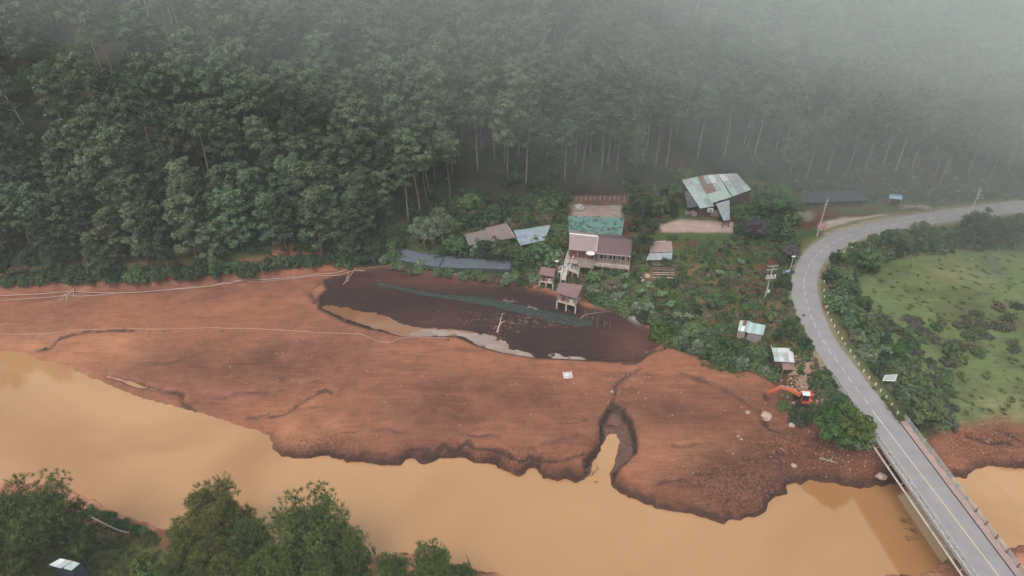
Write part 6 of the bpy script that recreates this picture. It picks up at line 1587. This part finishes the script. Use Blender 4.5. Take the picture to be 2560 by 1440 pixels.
# green net laid over the dark mud
top = [(945, 706), (980, 712), (1050, 728), (1120, 737), (1190, 741), (1250, 752), (1330, 768), (1400, 784), (1450, 795), (1484, 806)]
bot = [(940, 716), (985, 722), (1050, 738), (1120, 749), (1190, 760), (1250, 772), (1330, 791), (1380, 805), (1440, 815), (1482, 815)]
tp, bp_ = crv([np.array(G(a, b_)[:2]) for a, b_ in top], 8), crv([np.array(G(a, b_)[:2]) for a, b_ in bot], 8); nv = 14; V = []
for i in range(len(tp)):
    for j in range(nv + 1):
        t = j / nv; x, y = tp[i] * (1 - t) + bp_[i] * t
        s = i * .55 - j * .9
        V.append((x + .1 * math.sin(i * .9), y + .12 * math.sin(s), max(gz(x, y), 0) + .10 + .16 * abs(math.sin(s * .6 + .8 * vnoise(np.array([i * .2]), np.array([j * .3]))[0])) * math.sin(math.pi * min(1, t + .1))))
b = MB().add(V, [(i * (nv + 1) + j, i * (nv + 1) + j + 1, (i + 1) * (nv + 1) + j + 1, (i + 1) * (nv + 1) + j) for i in range(len(tp) - 1) for j in range(nv)])
o = b.build('ground_net', mat('green_net', (0.028, 0.036, 0.032), (0.050, 0.060, 0.054), 1.0, 1.0, spec=0.0), None, smooth=True, loc=V[0]); tag(o, 'long dark green net laid in folds across the dark pond mud', 'net'); sm = o.modifiers.new('t', 'SOLIDIFY'); sm.thickness = .02
# sticks, stumps, posts in the mud
def branch(name, px, r0, label, cat, m=wood_p, lift=.15, seed=0, twigs=6, lift1=None):
    r = random.Random(seed); pts_ = over(px, lift); n = len(pts_)
    if lift1 is not None: pts_ = [p + Vector((0, 0, (lift1 - lift) * i / (n - 1))) for i, p in enumerate(pts_)]
    b = MB().tube(pts_, [r0 * (1 - .8 * i / (n - 1)) for i in range(n)], 5)
    for k in range(twigs):
        i = r.randrange(n // 4, n - 1); p = pts_[i]; d = Vector((r.uniform(-1, 1), r.uniform(-1, 1), r.uniform(.1, .7))).normalized() * r.uniform(.6, 1.8); b.tube([p, p + d * .6, p + d + Vector((0, 0, -.1))], [r0 * .4, r0 * .25, r0 * .1], 4)
    return tag(b.build(name, m, None, loc=pts_[0]), label, cat)
branch('dead_branch', [(1243, 832), (1250, 815), (1256, 796)], .22, 'pale forked dead stump standing in the dark mud below the green net', 'stump', seed=1, lift1=1.6, twigs=8)
branch('dead_branch', [(1258, 751), (1275, 755), (1294, 755)], .08, 'thin pale stick above the middle of the green net', 'stick', seed=2)
branch('dead_branch', [(1318, 769), (1330, 770), (1350, 777)], .12, 'forked pale stick on the upper edge of the green net', 'stick', seed=3)
branch('dead_branch', [(1450, 797), (1470, 786), (1500, 782), (1515, 781)], .07, 'long thin stick at the right end of the green net', 'stick', seed=4, twigs=2)
branch('driftwood', [(2048, 1146), (2062, 1150), (2080, 1155), (2096, 1160)], .13, 'pale forked driftwood on the dark mud left of the bridge', 'driftwood', seed=5)
branch('driftwood', [(1478, 1190), (1488, 1180), (1494, 1176)], .09, 'small dark branch sticking out of the water at the creek mouth', 'driftwood', m=wood_d, seed=6, lift=.05, lift1=.9)
for i, (px, py, lb) in enumerate(((2257, 1302, 'largest dark clump of floating debris in the reflection beside the bridge'), (2284, 1326, 'second clump of floating debris beside the bridge'), (2276, 1347, 'smallest floating debris clump beside the bridge'), (1488, 1206, 'floating twig at the creek mouth'))):
    p = P(px, py, .02); b = MB()
    for k in range(9): a = rnd.uniform(0, 3.1); L = rnd.uniform(.3, .9) * (1 - .2 * i); q_ = p + Vector((rnd.gauss(0, .35), rnd.gauss(0, .3), .0)); b.bar(q_ - Vector((math.cos(a), math.sin(a), 0)) * L, q_ + Vector((math.cos(a), math.sin(a), .06)) * L, .05)
    tag(b.build('floating_debris', wood_d, None, loc=p), lb, 'debris')
for i, (px, py, lb) in enumerate(((927, 1386, 'left of the two dark stumps standing by the near shore'), (939, 1384, 'right of the two dark stumps standing by the near shore'), (1174, 1406, 'single thin dark stake at the near shore'))):
    p = G(px, py); tag(MB().tube([p - Vector((0, 0, .4)), p + Vector((-.3, 0, 1.0)), p + Vector((-.45, .1, 1.9))], [.17, .13, .07] if i < 2 else [.07, .06, .04], 6).build('stump', wood_d, None, loc=p), lb, 'stump')
for i, (px, py) in enumerate([(1467, 800), (1480, 803), (1492, 822), (1493, 808), (1510, 818), (1524, 824)]):
    p = G(px, py); h_ = 2.0 if i > 1 else 1.4; tag(MB().tube([p - Vector((0, 0, .3)), p + Vector((.05, 0, h_))], .055, 5).build('stake', wood, None, loc=p), '%s bamboo stake standing in the dark mud right of the net' % ('first', 'second', 'third', 'fourth', 'fifth', 'rightmost')[i], 'stake', 'bamboo stakes in the dark mud')
r = random.Random(77); b = MB()
for k in range(110):
    px, py = r.gauss(1300, 85), r.gauss(806, 12)
    p = G(px, py, .06); a = r.uniform(0, 3.14); L = r.uniform(.3, 1.3); b.bar(p, p + Vector((math.cos(a) * L, math.sin(a) * L, r.uniform(-.02, .15))), r.uniform(.03, .07))
tag(b.build('dry_stalks', wood, None), 'litter of dry stalks strewn on the dark mud below the green net', 'litter', kind='stuff')
b = MB()
for k in range(150):
    px = r.uniform(0, 900); py = 712 - 40 * (px / 900) ** 2 + r.gauss(0, 5)
    p = G(px, py, .1); a = r.uniform(0, 3.14); L = r.uniform(.4, 1.8); b.bar(p, p + Vector((math.cos(a) * L, math.sin(a) * L, r.uniform(-.05, .5))), r.uniform(.03, .08))
tag(b.build('dry_stalks', wood, None), 'broken branches along the red bank at the forest foot', 'litter', kind='stuff')
# fence posts behind the teal shed
e = empty('post_fence', G(1440, 500), 0, 'row of thin fence posts with two rails behind the teal roofed shed', 'fence')
fpz = [G(a, 502) for a in range(1440, 1566, 12)]
for p in fpz: part(MB().bar(p - Vector((0, 0, .3)), p + Vector((rnd.uniform(-.1, .1), 0, 1.7)), .1), 'post', wood_p, e)
for z_ in (.7, 1.3): part(MB().tube([p + Vector((0, 0, z_)) for p in fpz], .03, 4), 'rail', wood, e)
# crate raft
p = G(1419, 940); e = empty('crate_raft', (p.x, p.y, p.z), .08, 'small square raft of whitish boards lying on the red mud', 'raft')
for k in range(6): MB().box(-.95 + .33 * k, -.66 + .33 * k, -1.0, 1.0, .18, .25).build('plank', mat('raft_white', (.58, .54, .50), (.42, .38, .35), .8, 2.0), e)
for y_ in (-.95, .0, .92): MB().box(-1.0, 1.05, y_, y_ + .12, .02, .178).build('beam', wood, e)
for s in ((-1, -1), (1, -1), (1, 1), (-1, 1)): MB().box(s[0] * .95 - .06, s[0] * .95 + .06, s[1] * .95 - .06, s[1] * .95 + .06, .251, .5).build('post', wood_p, e)
MB().box(-.4, .15, -.2, .35, .251, .42).build('box', white, e)

# rocks and lumps
def rock_mesh(seed, m, r=1.0, sq=.6):
    import bmesh
    bm = bmesh.new(); bmesh.ops.create_icosphere(bm, subdivisions=2, radius=r); rr = random.Random(seed)
    for v in bm.verts: v.co *= rr.uniform(.72, 1.2); v.co.z *= sq
    me = bpy.data.meshes.new('rock'); bm.to_mesh(me); bm.free(); me.materials.append(m); return me
m_rp = mat('pale_rock', (.46, .33, .27), (.32, .22, .18), .9, 2.0); m_rr = mat('mud_clod', (.20, .085, .06), (.12, .055, .04), .95, 2.0); m_rg = mat('grey_rock', (.38, .35, .33), (.22, .20, .19), .9, 2.0)
RK = [rock_mesh(i, m_rp) for i in range(2)] + [rock_mesh(5 + i, m_rr) for i in range(2)] + [rock_mesh(8, m_rg)]
for i, (px, py, s, k, lb) in enumerate([(1915, 1042, 1.15, 0, 'big pale eroded boulder at the edge of the red mud'), (1978, 1064, .6, 1, 'pale rock right of the big boulder'), (1869, 1032, .5, 1, 'small pale rock left of the big boulder'), (1984, 1165, .5, 0, 'lone pale stone near the shore left of the bridge'),
                                        (1845, 1091, .28, 1, 'upper of two pale stones on the red flat'), (1853, 1098, .25, 0, 'lower of two pale stones on the red flat'), (2200, 1190, 1.0, 0, 'squarish pale block under the left edge of the bridge'), (1435, 655, .3, 0, 'whitish stone beside the walkway'),
                                        (1605, 700, .8, 0, 'pinkish rock heap stone right of the main house, left one'), (1618, 692, .9, 1, 'pinkish rock heap stone right of the main house, right one'), (1530, 980, .4, 1, 'pale stone above the creek head'), (92, 1206, .5, 2, 'dark clod on the near mud tip at the left'),
                                        (1449, 522, 1.6, 4, 'grey rubble mound left in the yard behind the teal shed'), (2445, 618, .7, 4, 'white bag-like rock under the dark tree'), (2430, 648, .3, 4, 'small white stone at the meadow top')]):
    p = G(px, py); tag(put('rock', RK[k], (p.x, p.y, p.z + s * .2), s, lb, 'rock'), lb, 'rock')
# scattered grit and clods
def grit(name, zones, m, label, cat, seed, s0, s1):
    r = np.random.default_rng(seed); V = []; F_ = []
    base = np.array([(-1, 0, 0), (0, -1, 0), (1, 0, 0), (0, 1, 0), (0, 0, .8)]); fc = [(0, 1, 4), (1, 2, 4), (2, 3, 4), (3, 0, 4)]
    for cx, cy, rx, ry, n in zones:
        for _ in range(n):
            px, py = cx + r.normal() * rx, cy + r.normal() * ry
            p = G(px, py)
            if dw_at(p.x, p.y) < .35: continue
            s = s0 + (s1 - s0) * r.random() ** 3; a = r.random() * 6.28; ca, sa = math.cos(a), math.sin(a)
            b0 = len(V); sc3 = s * (.6 + .8 * r.random(3))
            for v in base: V.append((p.x + (v[0] * ca - v[1] * sa) * sc3[0], p.y + (v[0] * sa + v[1] * ca) * sc3[1], p.z - .02 + v[2] * sc3[2]))
            F_ += [tuple(b0 + i for i in f) for f in fc]
    b = MB().add(V, F_); o = b.build(name, m, None); return tag(o, label, cat, kind='stuff')
grit('pale_pebbles', [(1600, 990, 120, 40, 150), (1800, 1080, 90, 60, 60), (2050, 1110, 90, 30, 150), (2130, 1160, 60, 30, 120), (1500, 950, 120, 25, 60), (600, 900, 220, 40, 120), (900, 1000, 200, 50, 90), (2440, 1130, 60, 40, 170), (1560, 960, 15, 25, 60), (300, 708, 260, 4, 120), (1980, 1045, 40, 25, 90), (2460, 640, 50, 18, 50)], m_rp, 'pale pebbles and bits of litter scattered over the red mud', 'pebbles', 3, .07, .2)
grit('mud_clods', [(1850, 1225, 60, 30, 900), (1760, 1215, 50, 22, 350), (820, 1120, 45, 16, 380), (1980, 1140, 90, 35, 420), (1330, 1150, 120, 14, 260), (330, 830, 70, 10, 120), (2000, 1040, 60, 30, 200), (2440, 1100, 60, 40, 300), (1250, 820, 25, 12, 90), (700, 860, 30, 12, 90), (1540, 990, 16, 20, 120)], m_rr, 'crumbled dark mud clods along the shore and on the flats', 'mud clods', 4, .10, .32)
grit('spoil_heap', [(2010, 935, 22, 30, 420), (2050, 990, 22, 12, 200)], mat('spoil', (.40, .27, .21), (.27, .16, .12), .95, 2.0), 'light brown spoil rubble beside the whitish roofed shack', 'rubble', 6, .15, .5)
grit('drain_rocks', [(1580, 765, 18, 6, 120), (1630, 785, 20, 6, 120)], m_rg, 'grey rubble lining the rocky drain below the garden', 'rubble', 7, .15, .5)
# weed clumps on the flat
for i, (px, py, s, lb) in enumerate([(555, 828, .6, 'dark weed tuft on the hose in the middle of the red flat'), (115, 870, .7, 'dark weed strip at the left gully'), (230, 826, .5, 'dark debris along the hose at the left'), (1120, 850, .55, 'dark green weed patch below the pale puddle'), (1165, 844, .5, 'dark weed clump at the notch of the pale puddle'), (812, 752, .6, 'dark weed clump at the left tip of the pond mud'), (150, 850, .6, 'dark weed upslope of the left gully'), (1985, 1085, .6, 'dark grass clump above the shore left of the bridge'), (1770, 1262, .5, 'dark weed patch near the south shore tip')]):
    p = G(px, py); put('weed_clump', V_SMALL[3] if i % 2 else V_SMALL[7], (p.x, p.y, p.z - .1), s, lb, 'weeds', sq=.4)

# dead trees on the slope
def snag(px, py, h, label, seed, lean=(0, 0)):
    p = G(px, py); r = random.Random(seed); e = empty('dead_tree', p, 0, label, 'dead tree'); b = MB(); tipx, tipy = lean
    P_ = [Vector((tipx * t + .3 * math.sin(5 * t), tipy * t, h * t - .3)) for t in (0, .25, .5, .75, 1)]; b.tube(P_, [.28, .24, .18, .12, .05], 6); b.build('trunk', mat('bleached_wood', (.42, .38, .36), (.28, .25, .24), .9), e)
    for k in range(9):
        t = r.uniform(.4, .95); q_ = Vector((tipx * t, tipy * t, h * t)); a = r.uniform(0, 6.28); L = r.uniform(1.2, 3.6); d = Vector((math.cos(a), math.sin(a), r.uniform(.2, .9))) * L
        MB().tube([q_, q_ + d * .5 + Vector((0, 0, .1)), q_ + d], [.09, .06, .025], 5).build('branch', mat('bleached_wood', (0, 0, 0)), e)
snag(75, 340, 17, 'bare bleached dead tree with forked limbs on the left slope', 1, (-3, 0)); snag(430, 60, 12, 'thin bare dead tree on the open ridge at the top left', 2)
def fallen(a, c, r_, label):
    p0, p1 = G(*a), G(*c); p0.z += .8; p1.z += .8; L = (p1 - p0); b = MB().tube([p0, lerp(p0, p1, .5) + Vector((0, 0, .25)), p1], [r_, r_ * .8, r_ * .4], 6)
    tag(b.build('fallen_log', mat('bleached_wood', (0, 0, 0)), None, loc=p0), label, 'log')
fallen((462, 82), (530, 34), .35, 'fallen trunk lying across the open ridge at the top left'); fallen((112, 296), (155, 291), .25, 'short fallen pale log on the left slope')

# ------------------------------------------------------------------ TELL ALIKE THINGS APART: look-alikes that share a phrase are told apart by their place in the picture
same = {}
for o in COL.objects:
    if o.parent is None and 'label' in o: same.setdefault(o['label'], []).append(o)
for lb, os_ in same.items():
    n = len(os_)
    if n < 2 or n > 5: continue
    os_.sort(key=lambda o: float(o.location.x) / max(1.0, float(o.location.y)))
    w_ = {2: ('left', 'right'), 3: ('left', 'middle', 'right'), 4: ('leftmost', 'second', 'third', 'rightmost'), 5: ('leftmost', 'second', 'middle', 'fourth', 'rightmost')}[n]
    for o, q in zip(os_, w_): o['label'] = lb + ', ' + q + ' one'
